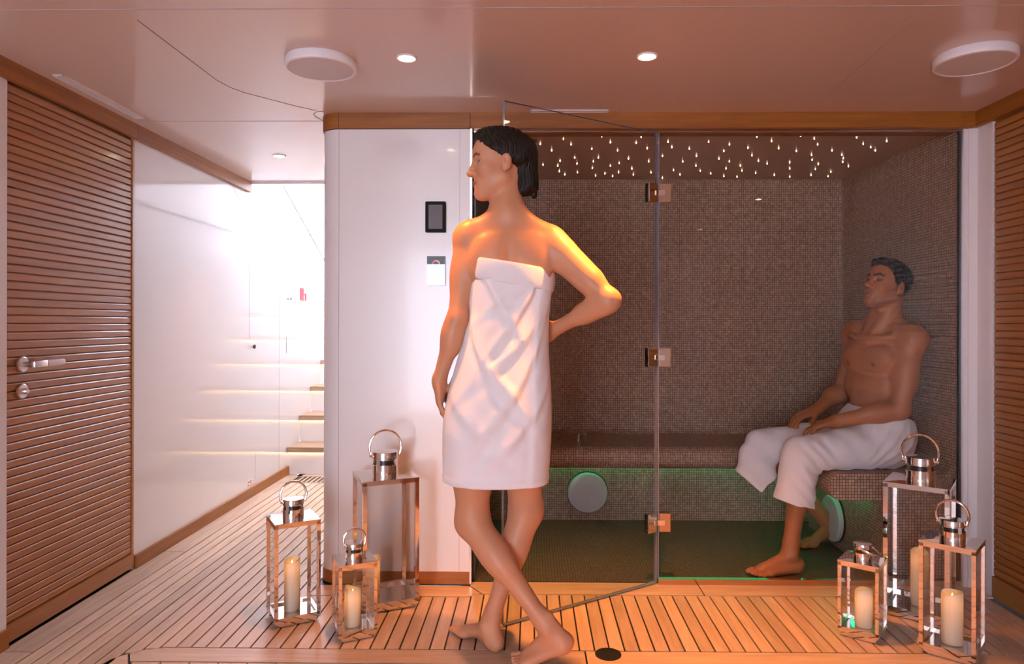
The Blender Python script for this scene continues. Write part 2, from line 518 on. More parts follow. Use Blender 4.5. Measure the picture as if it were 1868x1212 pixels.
box('dark_door', XR + .02, XR + .06, -1.4, 1.635, 0, 1.815, TEAK_DARK, wall_r)
box('near_wall', XR, XR + .06, YBACK, -1.4, 0, ZC, LACQUER, wall_r)

rear_light_block = struct(box('rear_light_block', -.55, XR + .06, YBACK - .06, YBACK, 0, ZC, LACQUER))  # added behind the view to keep daylight off the right side

# ---- steam room shell
SX0, SX1, SY1, SZ = -.240, 1.800, 4.06, 1.940
def uv_box(o):
    me = o.data
    uvl = me.uv_layers.new(name='UVMap')
    for p in me.polygons:
        n = p.normal; a = max(range(3), key=lambda k: abs(n[k]))
        for li in p.loop_indices:
            c = me.vertices[me.loops[li].vertex_index].co
            uvl.data[li].uv = ((c.y, c.z), (c.x, c.z), (c.x, c.y))[a]
    return o
wall_b = struct(uv_box(box('wall_back', SX0 - .06, SX1 + .06, SY1, SY1 + .06, -.05, SZ + .05, MOSAIC_W)))
uv_box(box('side_wall', SX1, SX1 + .06, YG + .02, SY1, -.05, SZ + .05, MOSAIC_W, wall_b))
box('dark_side_wall', SX0 - .06, SX0, YG + .02, SY1, -.05, SZ + .05, BLACK, wall_b)
uv_box(box('tiled_floor', SX0, SX1, YG + .012, SY1, -.05, .002, MOSAIC_F, floor))
sceil = struct(box('ceiling_steam', SX0 - .06, SX1 + .06, YG + .02, SY1 + .06, SZ, SZ + .04, SAUNA_CEIL))
box('roof', XC, SX1 + .3, YG + .03, SY1 + .3, ZC + .03, ZC + .06, SAUNA_CEIL, sceil)  # unseen cover added above the steam room to block sky light leaks
# star points: real little lamps set in the ceiling
bm = bmesh.new()
lathe(bm, [(.0013, 0), (.0015, -.002), (.0012, -.004), (.0005, -.006)], 8)
bmesh.ops.recalc_face_normals(bm, faces=bm.faces[:])
STAR_ME = bpy.data.meshes.new('star_light'); bm.to_mesh(STAR_ME); bm.free(); STAR_ME.materials.append(STAR)
STARS = [(0.142,3.158),(0.224,3.068),(0.182,3.254),(0.095,3.366),(0.144,3.581),(0.136,3.693),(0.15,3.825),(0.184,3.909),(0.215,3.511),(0.235,3.643),(0.251,3.853),(0.286,3.336),(0.316,3.594),(0.324,3.745),(0.334,3.512),(0.359,3.939),(0.311,3.113),(0.361,3.216),(0.406,3.882),(0.457,3.954),(0.415,3.694),(0.413,3.369),(0.454,3.632),(0.478,3.854),(0.489,3.536),(0.538,3.76),(0.44,3.026),(0.568,3.911),(0.482,3.227),(0.488,3.123),(0.549,3.328),(0.601,3.596),(0.657,3.855),(0.65,3.48),(0.599,3.053),(0.625,3.209),(0.662,3.308),(0.67,3.696),(0.747,4.0),(0.77,3.801),(0.829,3.913),(0.776,3.597),(0.752,3.339),(0.819,3.481),(0.867,3.697),(0.919,3.816),(0.765,3.037),(0.811,3.21),(0.993,3.885),(0.946,3.539),(0.928,3.383),(1.044,3.763),(1.086,3.958),(0.92,3.259),(1.016,3.599),(1.165,3.973),(1.102,3.699),(1.146,3.817),(0.922,3.055),(1.025,3.321),(1.091,3.471),(1.005,3.127),(1.238,3.873),(1.161,3.588),(1.226,3.649),(1.096,3.202),(1.361,3.93),(1.174,3.332),(1.112,3.04),(1.386,3.765),(1.334,3.625),(1.463,3.974),(1.278,3.385),(1.193,3.111),(1.382,3.462),(1.426,3.566),(1.566,3.931),(1.272,3.157),(1.529,3.779),(1.497,3.663),(1.33,3.262),(1.674,3.961),(1.641,3.848),(1.445,3.376),(1.337,3.041),(1.531,3.463),(1.569,3.532),(1.603,3.615),(1.677,3.715),(1.454,3.14),(1.537,3.254),(1.601,3.315),(1.653,3.377),(1.549,3.069),(1.621,3.206),(0.038,3.243),(0.058,3.667),(0.014,3.487)]
for x, y in STARS:
    o = bpy.data.objects.new('star_light', STAR_ME); o.location = (x, y, SZ)
    link(o, sceil)

# ---- tiled bench along the back and the right, rounded lip
BZ, BT = .462, .118
def bench_profile(front, back, base):
    """outline in (depth, z): over the seat, round the lip, under to the base wall, down"""
    s = 1 if front < back else -1
    r = BT / 2
    p = [(back, BZ + .05)] + [(back - s * (.05 - .05 * math.cos(math.radians(90 * t / 6))), BZ + .05 - .05 * math.sin(math.radians(90 * t / 6))) for t in range(1, 7)]
    for t in range(0, 13):
        a = math.radians(180 * t / 12)
        p.append((front + s * r - s * r * math.sin(a), BZ - r + r * math.cos(a)))
    p.append((base, BZ - BT)); p.append((base, .0))
    return p
def bench_run(name, prof, axis, a0, a1, parent=None):
    verts, faces, uvs = [], [], []
    L_ = [0]
    for a, b in zip(prof, prof[1:]): L_.append(L_[-1] + math.dist(a, b))
    for p in prof:
        for a in (a0, a1):
            verts.append((a, p[0], p[1]) if axis == 'x' else (p[0], a, p[1]))
    n = len(prof)
    for k in range(n - 1): faces.append((2 * k, 2 * k + 1, 2 * k + 3, 2 * k + 2))
    back = prof[0][0]
    ex = len(verts)
    for a in (a0, a1):
        verts.append((a, back, 0) if axis == 'x' else (back, a, 0))
    faces.append(tuple([2 * k for k in range(n)] + [ex]))
    faces.append(tuple([2 * k + 1 for k in range(n)][::-1] + [ex + 1]))
    me = bpy.data.meshes.new(name); me.from_pydata(verts, [], faces); me.update()
    uvl = me.uv_layers.new(name='UVMap')
    for p in me.polygons:
        for li in p.loop_indices:
            vi = me.loops[li].vertex_index
            c = me.vertices[vi].co
            if p.index < n - 1:
                uvl.data[li].uv = ((c.x if axis == 'x' else c.y), L_[min(vi // 2, n - 1)])
            else:
                uvl.data[li].uv = ((c.y, c.z) if axis == 'x' else (c.x, c.z))
    bm = bmesh.new(); bm.from_mesh(me); bmesh.ops.recalc_face_normals(bm, faces=bm.faces[:]); bm.to_mesh(me); bm.free()
    return mesh_obj(name, me, MOSAIC_W, parent, 'auto')
bench = empty('tiled_bench', (.8, 3.9, 0))
tag(bench, 'brown mosaic tiled bench with a rounded lip running round the steam room', 'bench')
o = local(bench_run('seat_back_run', bench_profile(3.60, SY1 - .001, 3.905), 'x', SX0 + .002, SX1 - .002, bench))
o = local(bench_run('seat_side_run', bench_profile(1.272, SX1 - .001, 1.505), 'y', YG + .045, 3.80, bench))
def led(name, x0, x1, y0, y1, z0, z1, mat):
    return local(box(name, x0, x1, y0, y1, z0, z1, mat, bench))
led('led_strip', SX0 + .02, 1.50, 3.868, 3.886, .326, .340, LED_G)
led('led_strip', 1.470, 1.488, 3.12, 3.86, .326, .340, LED_G)
# round covers on the bench base
def cover(label, M):
    r = empty('round_wall_cover')
    r.matrix_world = M
    tag(r, label, 'wall cover')
    bm = bmesh.new(); lathe(bm, [(.0001, 0), (.104, 0), (.112, .006), (.112, .022), (.106, .030), (.07, .036), (.0001, .038)], 48)
    obj('dome', bm, FROST, r, 'auto')
    bm = bmesh.new(); lathe(bm, [(.112, 0), (.116, 0), (.116, .008), (.112, .008)], 48, cap=False)
    obj('rim', bm, BLACK, r, 'auto')
FROST = plain('frosted_white', (.62, .64, .62), rough=.28, coat=.3, noise=0)
cover('round frosted cover on the tiled bench base behind the glass door', Matrix.Translation((.313, 3.905, .158)) @ Matrix.Rotation(PI / 2, 4, 'X'))
cover("round frosted cover on the bench base behind the seated person's foot", Matrix.Translation((1.505, 3.47, .140)) @ Matrix.Rotation(-PI / 2, 4, 'Y'))

# ---- glass front: fixed pane, open door on three hinges
HX = .528                                   # hinge line
win = empty('window_1', (1.2, YG, 0)); struct(win)
local(box('glass_pane', HX + .010, 1.800, YG - .005, YG + .005, .022, 1.914, GLASS, win))
local(box('sill_rail', HX + .008, 1.806, YG - .011, YG + .011, .0, .024, BRONZE, win))
local(box('head_rail', -.246, 1.806, YG - .011, YG + .011, 1.911, 1.921, BRONZE, win))
local(box('side_rail', 1.800, 1.807, YG - .012, YG + .012, .0, 1.915, CHROME_S, win))
local(box('seal', 1.791, 1.799, YG - .0055, YG + .0055, .024, 1.911, BLACK, win))
local(box('pane_edge', HX + .006, HX + .010, YG - .005, YG + .005, .022, 1.914, GLASS_EDGE, win))
gdoor = empty('door_2', (HX, YG, 0)); struct(gdoor)
DANG = math.radians(180 + 34.5)
gdoor.rotation_euler = (0, 0, DANG)         # local +x runs from the hinge to the free edge
DW = .765
box('glass_pane', .006, DW, -.005, .005, .012, 1.908, GLASS, gdoor)
box('hinge_edge', .000, .006, -.0055, .0055, .012, 1.908, GLASS_EDGE, gdoor)
box('free_edge', DW, DW + .004, -.0052, .0052, .012, 1.908, GLASS_EDGE, gdoor)
box('top_edge', .0, DW, -.005, .005, 1.908, 1.910, GLASS_EDGE, gdoor)
box('bottom_seal', .0, DW, -.005, .005, .006, .012, GLASS_EDGE, gdoor)
for zc in (1.652, .960, .262):
    h = box('hinge', .006, .056, -.012, .012, zc - .040, zc + .040, CHROME, gdoor, bevel=.0025)
    box('knuckle', -.010, .020, -.016, .016, zc - .012, zc + .012, CHROME, h, bevel=.003)
    p = local(box('hinge_plate', HX + .010, HX + .060, YG - .012, YG + .012, zc - .040, zc + .040, BRONZE, win, bevel=.0025))
    b = box('knuckle', HX - .004, HX + .036, YG - .016, YG - .011, zc - .012, zc + .012, CHROME, None, bevel=.002)
    b.parent = p; b.location = (-win.location.x - p.location.x, -win.location.y - p.location.y, -p.location.z)

# ---- stairs up to the deck
st = empty('staircase', (-1.3, 5.06, 0))
tag(st, 'teak stairs with white risers and warm light strips under each tread', 'stairs')
RISE, RUN = .197, .267
for k in range(9):
    y = 5.050 + k * RUN
    z = (k + 1) * RISE
    r = local(box('riser', XL + .003, XC - .003, y, y + .02, z - RISE, z - .035, LACQUER_W, st))
    t = local(box('tread', XL + .003, XC - .003, y - .022, y + RUN + .01, z - .036, z, TEAK_TREAD, st, bevel=.003))
    local(box('led_strip', XL + .01, XC - .01, y - .010, y - .002, z - .040, z - .036, LED_W, st))
    local(box('nosing_seam', XL + .003, XC - .003, y - .0235, y - .018, z - .001, z + .0008, CAULK, st))
# grille sunk in the floor before the stairs
g = empty('floor_grille', (-1.35, 4.88, 0)); tag(g, 'teak slotted floor grille at the foot of the stairs', 'grille')
gx0, gx1, gy0, gy1 = -1.685, -.90, 4.79, 4.978
for a in ((gx0, gx1, gy0 - .012, gy0), (gx0, gx1, gy1, gy1 + .006), (gx0 - .008, gx0 + .004, gy0 - .012, gy1 + .006)):
    local(box('rim', *a, -.010, .001, TEAK_DECKX, g))
local(box('well', gx0, gx1, gy0, gy1, -.0055, -.004, BLACK, g))
k = 0
while gx0 + .02 + k * .034 < gx1:
    xx = gx0 + .012 + k * .034
    local(box('bar', xx, xx + .016, gy0, gy1, -.012, .0, TEAK_DECK, g)); k += 1
# ================================================================ THINGS
# ---- recessed lamps
def downlight(label, x, y, watts, spot=True, blend=.85, angle=84):
    r = empty('recessed_lamp', (x, y, ZC)); tag(r, label, 'lamp', 'recessed ceiling lamps')
    bm = bmesh.new(); lathe(bm, [(.0255, 0), (.034, 0), (.0345, -.003), (.031, -.0052), (.0255, -.004)], 32, cap=False)
    obj('rim', bm, WHITE_M, r, 'auto')
    bm = bmesh.new(); lathe(bm, [(.0001, -.0085), (.012, -.0080), (.020, -.0065), (.0256, -.0040), (.0256, -.0008), (.0001, -.0008)], 32)
    obj('lens', bm, LAMP_FACE, r)
    if watts > 0:
        l = bpy.data.lights.new('lamp_light', 'SPOT')
        l.energy = watts; l.color = DOWN_COL; l.spot_size = math.radians(angle); l.spot_blend = blend; l.shadow_soft_size = .028
        o = bpy.data.objects.new('lamp_light', l); o.location = (0, 0, -.016); link(o, r)
downlight('small round recessed ceiling lamp left of the standing woman', -.418, 2.313, DOWN_W * .75, blend=1.0, angle=66)
downlight('small round recessed ceiling lamp above the glass door', .380, 2.308, DOWN_W * 2.15, blend=1.0, angle=82)
downlight('small round recessed ceiling lamp in the passage to the stairs', -1.335, 3.66, DOWN_W * .12)
for k, (x, y) in enumerate(((-.82, 1.50), (1.60, .96), (1.56, -.60), (-.82, -.6))):
    downlight('small round recessed ceiling lamp ' + ('mirrored in the white wall', 'mirrored higher in the fixed glass pane', 'mirrored lower in the fixed glass pane', 'over the far left behind the viewer')[k], x, y, DOWN_W * (.05, .24, .20, .05)[k])

# ---- ceiling loudspeakers
def speaker(label, x, y, r_=.118):
    r = empty('ceiling_speaker', (x, y, ZC)); tag(r, label, 'speaker', 'round ceiling speakers')
    bm = bmesh.new(); lathe(bm, [(r_ * .97, 0), (r_, -.006), (r_, -.024), (r_ * .985, -.030), (r_ * .93, -.032), (r_ * .90, -.029)], 64, cap=False)
    obj('rim', bm, WHITE_M, r, 'auto')
    bm = bmesh.new(); lathe(bm, [(.0001, -.031), (r_ * .5, -.0305), (r_ * .905, -.0285), (r_ * .905, -.020), (.0001, -.020)], 64)
    obj('mesh_cover', bm, GRILLE_M, r, 'auto')
speaker('round white ceiling speaker above the lacquered wall at left', -.712, 2.34)
speaker('round white ceiling speaker in the right corner above the lanterns', 1.455, 2.31, .122)

# ---- wall controls on the lacquered panel
def rounded_rect(w, h, r, n=5):
    p = []
    for cx, cy, a0 in ((w/2 - r, h/2 - r, 0), (-w/2 + r, h/2 - r, 90), (-w/2 + r, -h/2 + r, 180), (w/2 - r, -h/2 + r, 270)):
        for t in range(n + 1):
            a = math.radians(a0 + 90 * t / n); p.append((cx + r * math.cos(a), cy + r * math.sin(a)))
    return p
def plate(name, w, h, r, y0, y1, mat, parent, cx=0, cz=0):
    bm = bmesh.new(); prism(bm, [(cx + a, cz + b) for a, b in rounded_rect(w, h, r)], 'y', y0, y1)
    return obj(name, bm, mat, parent)
SCREEN = plain('grey_screen', (.13, .12, .14), rough=.5, coat=.0, noise=.25, scale=9)
MIRROR_P = plain('mirror_panel', (.36, .43, .46), rough=.25, metal=.2, noise=0)
SLATE_P = plain('slate_panel', (.13, .16, .19), rough=.45, coat=.0, noise=.05)
t = empty('touch_panel', (-.4045, YP, 1.5480)); tag(t, 'black framed touch panel with a grey screen on the white wall', 'control panel')
plate('frame', .086, .130, .005, -.012, 0, BLACK_G, t)
plate('screen', .058, .101, .002, -.0126, -.011, SCREEN, t, .0, -.0)
t = empty('colour_controller', (-.402, YP, 1.322)); tag(t, 'mirrored light controller with a rainbow arc on the white wall', 'control panel')
plate('glass_plate', .077, .124, .003, -.010, 0, MIRROR_P, t)
plate('slate_band', .0755, .034, .001, -.0104, -.0095, SLATE_P, t, 0, .0445)
RB = [(.75, .10, .60), (.90, .12, .35), (.92, .25, .20), (.95, .50, .15), (.92, .75, .20), (.65, .80, .25)]
for k, c in enumerate(RB):
    m = plain('arc_colour_%d' % k, c, rough=.3, noise=0)
    a0, a1 = 180 - 30 * k, 180 - 30 * (k + 1)
    out = [(.0175 * math.cos(math.radians(a0 + (a1 - a0) * q / 4)), .0275 + .0175 * math.sin(math.radians(a0 + (a1 - a0) * q / 4))) for q in range(5)]
    inn = [(.0115 * math.cos(math.radians(a0 + (a1 - a0) * q / 4)), .0275 + .0115 * math.sin(math.radians(a0 + (a1 - a0) * q / 4))) for q in range(5)]
    bm = bmesh.new(); prism(bm, out + inn[::-1], 'y', -.0112, -.0100)
    obj('colour_arc', bm, m, t)

# ---- small things by the stairs
PRINT = plain('pale_red_print', (.62, .22, .20), rough=.5)
RED = plain('sign_red', (.78, .02, .05), rough=.4)
PAPER = plain('sign_white', (.85, .84, .84), rough=.5)
t = empty('fire_sign', (XL, 5.34, 1.325)); tag(t, 'red and white fire sign on the gloss wall by the stairs', 'sign')
box('plate', 0, .006, -.035, .120, -.05, .05, PAPER, t)
box('red_field', .006, .012, -.035, .035, -.048, .048, RED, t)
box('red_mark', .006, .009, .075, .110, -.045, .008, RED, t)
box('red_mark', .006, .009, .058, .075, -.004, .008, RED, t)
t = empty('wall_latch', (XL, 5.06, 1.282)); tag(t, 'small dark twin knob latch on the gloss wall near the fire sign', 'latch')
disc('knob', Matrix.Translation((0, 0, 0)) @ RX, [(.0001, 0), (.011, 0), (.011, .014), (.0001, .016)], CHROME_S, t, 16)
disc('knob', Matrix.Translation((0, .034, 0)) @ RX, [(.0001, 0), (.010, 0), (.010, .012), (.0001, .014)], BLACK, t, 16)
t = empty('cabinet_latch', (XL, 4.40, .952)); tag(t, 'small dark knob on the gloss wall below eye height', 'knob')
disc('stem', RX, [(.0001, 0), (.007, 0), (.007, .016), (.0001, .016)], CHROME_S, t, 14)
disc('head', Matrix.Translation((.014, 0, 0)) @ RX, [(.0001, 0), (.013, 0), (.013, .009), (.0001, .011)], BLACK, t, 16)
t = empty('wall_sticker', (XL, 4.38, .090)); tag(t, 'small white sticker with red print low on the gloss wall', 'sticker')
box('sheet', 0, .0012, -.040, .040, -.022, .024, PAPER, t)
for a, b, c, d in ((-.034, -.010, .004, .018), (-.004, .014, -.002, .018), (.018, .034, .006, .014), (-.034, -.022, -.016, -.002), (-.014, .006, -.016, -.008), (.012, .034, -.014, -.004)):
    box('print', .0012, .0018, a, b, c, d - .004, PRINT, t)
t = empty('slim_strut', (-1.50, 4.9, 1.5)); tag(t, 'slim white strut slanting down beside the stairs', 'strut')
bm = bmesh.new(); tube(bm, [Vector((-1.615, 4.46, 2.01)) - Vector(t.location), Vector((-1.585, 5.35, 1.56)) - Vector(t.location), Vector((-1.55, 6.2, 1.14)) - Vector(t.location)], .007, 10)
obj('rod', bm, WHITE_M, t, 'auto')
bm = bmesh.new(); M = Matrix.Translation(Vector((-1.55, 6.2, 1.10)) - Vector(t.location)); lathe(bm, [(.015, -.113), (.015, .0), (.010, .05)], 12, M)
obj('foot', bm, SEAM_L, t, 'auto')

# ---- floor drain
t = empty('floor_drain', (.256, 2.318, 0)); tag(t, 'round dark floor drain in the teak margin board', 'drain')
bm = bmesh.new(); lathe(bm, [(.0001, .0005), (.040, .0005), (.040, .0022), (.0001, .0022)], 40); obj('cover', bm, plain('drain_dark', (.05, .045, .042), .35, .6), t)
bm = bmesh.new(); lathe(bm, [(.0395, .0004), (.0435, .0004), (.0435, .0032), (.0395, .0032)], 40, cap=False); obj('ring', bm, BLACK, t)
for k in range(-3, 4):
    w = math.sqrt(max(.036 ** 2 - (k * .010) ** 2, 0))
    box('slot', -w * .9, w * .9, k * .010 - .002, k * .010 + .002, .0021, .0026, BLACK, t)

# ---- lanterns: four posts, four panes, roof, slotted chimney, hoop handle
def lantern(label, cx, cy, rz, s, h, tilt=0.0, hoop_axis='x'):
    r = empty('lantern', (cx, cy, 0), rz); tag(r, label, 'lantern', 'polished steel lanterns with candles')
    e = s / 2; w = s * .058 + .003
    fo = e * .86
    box('foot', -fo, fo, -fo, fo, .0005, .020, CHROME, r)
    bm = bmesh.new(); bx(bm, -e, e, -e, e, .018, .030, .001)
    for a in ((-e, e, -e, -e + w), (-e, e, e - w, e), (-e, -e + w, -e, e), (e - w, e, -e, e)):
        bx(bm, *a, .028, .028 + w * .75)
    obj('tray', bm, CHROME, r)
    post = None
    for sx in (-1, 1):
        for sy in (-1, 1):
            x0 = -e if sx < 0 else e - w; y0 = -e if sy < 0 else e - w
            if post is None:
                post = box('post', 0, w, 0, w, .03, h - .010, CHROME, r); post.location = (x0, y0, 0)
            else:
                c = copy_part(post, r); c.location = (x0, y0, 0)
    g0 = .03 + w * .5; g1 = h - .010
    pane = box('glass_pane', -e + w * .8, e - w * .8, -.0012, .0012, g0, g1, GLASS_L, r)
    pane.location = (0, -e + w * .5, 0)
    for loc, rot in (((0, e - w * .5, 0), 0), ((-e + w * .5, 0, 0), PI / 2), ((e - w * .5, 0, 0), PI / 2)):
        c = copy_part(pane, r); c.location = loc; c.rotation_euler = (0, 0, rot)
    # roof: rim with a very low hip
    bm = bmesh.new()
    for a in ((-e, e, -e, -e + w), (-e, e, e - w, e), (-e, -e + w, -e, e), (e - w, e, -e, e)):
        bx(bm, *a, h - .018, h - .004)
    o_ = e + .001
    A = [bm.verts.new((x, y, h - .005)) for x, y in ((-o_, -o_), (o_, -o_), (o_, o_), (-o_, o_))]
    B = [bm.verts.new((x, y, h)) for x, y in ((-o_, -o_), (o_, -o_), (o_, o_), (-o_, o_))]
    q = e * .55
    C = [bm.verts.new((x, y, h + s * .02)) for x, y in ((-q, -q), (q, -q), (q, q), (-q, q))]
    bm.faces.new(A[::-1]); bm.faces.new(C)
    for k in range(4):
        j = (k + 1) % 4
        bm.faces.new((A[k], A[j], B[j], B[k])); bm.faces.new((B[k], B[j], C[j], C[k]))
    obj('roof', bm, CHROME, r)
    cr = s * .235; ch = s * .40; z0 = h + s * .02
    chim = empty_part('chimney', r, (0, 0, z0))
    bm = bmesh.new()
    lathe(bm, [(cr, -.002), (cr, ch * .42), (cr * .96, ch * .44)], 40, cap=False)
    obj('collar', bm, CHROME, chim, 'auto')
    bm = bmesh.new(); lathe(bm, [(cr * .9, ch * .38), (cr * .9, ch * .70)], 32, cap=False)
    obj('vent_band', bm, BLACK, chim, 'auto')
    for k in range(4):
        a = PI / 4 + k * PI / 2
        bm = bmesh.new(); bx(bm, cr * .86, cr * 1.0, -cr * .16, cr * .16, ch * .40, ch * .70)
        bmesh.ops.rotate(bm, verts=bm.verts, cent=(0, 0, 0), matrix=Matrix.Rotation(a, 3, 'Z'))
        obj('bridge', bm, CHROME, chim)
    bm = bmesh.new()
    lathe(bm, [(cr * .96, ch * .64), (cr, ch * .66), (cr, ch * .98), (cr * .98, ch), (cr * .90, ch * 1.005), (.0001, ch * 1.01)], 40, cap=False)
    obj('lid', bm, CHROME, chim, 'auto')
    # hoop handle hung on two studs
    zp = z0 + ch * .82
    hp = empty_part('handle', r, (0, 0, zp))
    R = cr * 1.24; zc = R * math.sin(math.radians(31))
    pts = [(R * math.cos(math.radians(a)), 0, zc + R * 1.06 * math.sin(math.radians(a))) for a in range(-31, 212, 9)]
    bm = bmesh.new(); tube(bm, pts, .0048 + s * .006, 10, flat=.75)
    ho = obj('hoop', bm, CHROME, hp, 'auto')
    for sx in (-1, 1):
        bm = bmesh.new(); tube(bm, [(sx * cr * .95, 0, 0), (sx * cr * 1.22, 0, 0)], .0055, 12)
        obj('stud', bm, CHROME, hp, 'auto')
    if tilt:
        hp.rotation_euler = (tilt, 0, {'x': 0, 'y': PI / 2}[hoop_axis]) if hoop_axis == 'x' else (0, 0, 0)
        if hoop_axis == 'y':
            hp.matrix_local = Matrix.Translation((0, 0, zp)) @ Matrix.Rotation(PI / 2, 4, 'Z') @ Matrix.Rotation(tilt, 4, 'X')
    return r
def empty_part(name, parent, loc):
    o = bpy.data.objects.new(name, None); o.empty_display_size = .03; o.location = loc
    return link(o, parent)

def wax_mat():
    m, nt, p = new_mat('ivory_wax')
    N, L = nt.nodes, nt.links
    N.remove(p)
    d = N.new('ShaderNodeBsdfDiffuse'); d.inputs['Color'].default_value = (.92, .89, .74, 1)
    t_ = N.new('ShaderNodeBsdfTranslucent'); t_.inputs['Color'].default_value = (.95, .70, .42, 1)
    g_ = N.new('ShaderNodeBsdfGlossy'); g_.inputs['Roughness'].default_value = .35
    mx = N.new('ShaderNodeMixShader'); mx.inputs[0].default_value = .22
    L.new(d.outputs[0], mx.inputs[1]); L.new(t_.outputs[0], mx.inputs[2])
    m2 = N.new('ShaderNodeMixShader'); m2.inputs[0].default_value = .04
    L.new(mx.outputs[0], m2.inputs[1]); L.new(g_.outputs[0], m2.inputs[2])
    L.new(m2.outputs[0], N['Material Output'].inputs['Surface'])
    return m
WAX = wax_mat()
FLAME = emitter('candle_led', (1.0, .55, .18), 6.0)
def candle(label, x, y, rad, hgt, z0=.0305, watts=.045, seed=0):
    r = empty('pillar_candle', (x, y, z0), seed * .9); tag(r, label, 'candle', 'ivory pillar candles in the lanterns')
    n = 40
    rng = random.Random(seed)
    ph = rng.uniform(0, 6.28)
    bm = bmesh.new()
    prof = [(.93, 0), (1, .004), (1.0, hgt * .3), (1.0, hgt * .6), (1.0, hgt - .006), (.97, hgt), (.88, hgt - .001), (.78, hgt - .010), (.40, hgt - .020), (.02, hgt - .022)]
    rings = []
    for f, z in prof:
        ring = []
        for k in range(n):
            a = 2 * PI * k / n
            dz = (.0055 * math.sin(a + ph) + .003 * math.sin(2 * a + ph * 2)) if z > hgt - .008 else 0
            ring.append(bm.verts.new((rad * f * math.cos(a), rad * f * math.sin(a), z + dz)))
        rings.append(ring)
    for a, b in zip(rings, rings[1:]):
        for k in range(n):
            bm.faces.new((a[k], a[(k + 1) % n], b[(k + 1) % n], b[k]))
    bm.faces.new(rings[0][::-1]); bm.faces.new(rings[-1])
    obj('wax', bm, WAX, r, 'auto')
    bm = bmesh.new(); lathe(bm, [(.0012, hgt - .024), (.0030, hgt - .018), (.0022, hgt - .010), (.0004, hgt - .004)], 10)
    obj('flame_tip', bm, FLAME, r, 'auto')
    l = bpy.data.lights.new('candle_light', 'POINT'); l.energy = watts; l.color = (1, .50, .16); l.shadow_soft_size = .006
    o = bpy.data.objects.new('candle_light', l); o.location = (0, 0, hgt - .032); link(o, r)

def corner_frame(fl, fr, s):
    """centre and turn of a square whose front edge runs fl -> fr"""
    a = math.atan2(fr[1] - fl[1], fr[0] - fl[0])
    m = ((fl[0] + fr[0]) / 2, (fl[1] + fr[1]) / 2)
    return m[0] - math.sin(a) * s / 2, m[1] + math.cos(a) * s / 2, a
SL, SM, SS = .216, .163, .132
HL, HM, HS = .505, .378, .268
def put(label, fl, fr, s, h, cl, crad, chgt, cdx=0, cdy=0, **kw):
    cx, cy, a = corner_frame(fl, fr, s)
    lantern(label, cx, cy, a, s, h, **kw)
    dx, dy = cdx * math.cos(a) - cdy * math.sin(a), cdx * math.sin(a) + cdy * math.cos(a)
    candle(cl, cx + dx, cy + dy, crad, chgt, seed=len(bpy.data.objects) % 17)
put('medium steel lantern standing alone nearest the passage, left of the white wall', (-.918, 2.478), (-.778, 2.562), SM, HM,
    'tall ivory candle in the lantern nearest the passage', .0290, .190, -.004, .0)
put('tallest steel lantern against the white wall', (-.631, 2.600), (-.4345, 2.690), SL, HL,
    'ivory candle in the tall lantern against the white wall', .029, .145, -.045, .02)
put('smallest steel lantern in front of the white wall group', (-.657, 2.372), (-.539, 2.430), SS, HS,
    'short ivory candle in the small lantern at left', .0285, .133, -.006, .0)
put('smallest steel lantern at right, its handle folded down', (1.083, 2.478), (1.187, 2.396), SS, HS,
    'short ivory candle in the small lantern with folded handle', .0295, .130, .004, .0, tilt=math.radians(112), hoop_axis='y')
put('medium steel lantern at the front right before the louvred wall', (1.298, 2.352), (1.420, 2.243), SM, HM,
    'glowing ivory candle in the front right lantern', .0325, .172, .0, .0)
put('tallest steel lantern at right against the steam room glass', (1.331, 2.655), (1.505, 2.527), SL, HL,
    'tall ivory candle in the tallest lantern at right', .031, .205, .0, .0)
# ================================================================ PEOPLE
V3 = lambda *a: np.array(a if len(a) > 1 else a[0], dtype=np.float64)
def unit(v): v = V3(v); return v / np.linalg.norm(v)

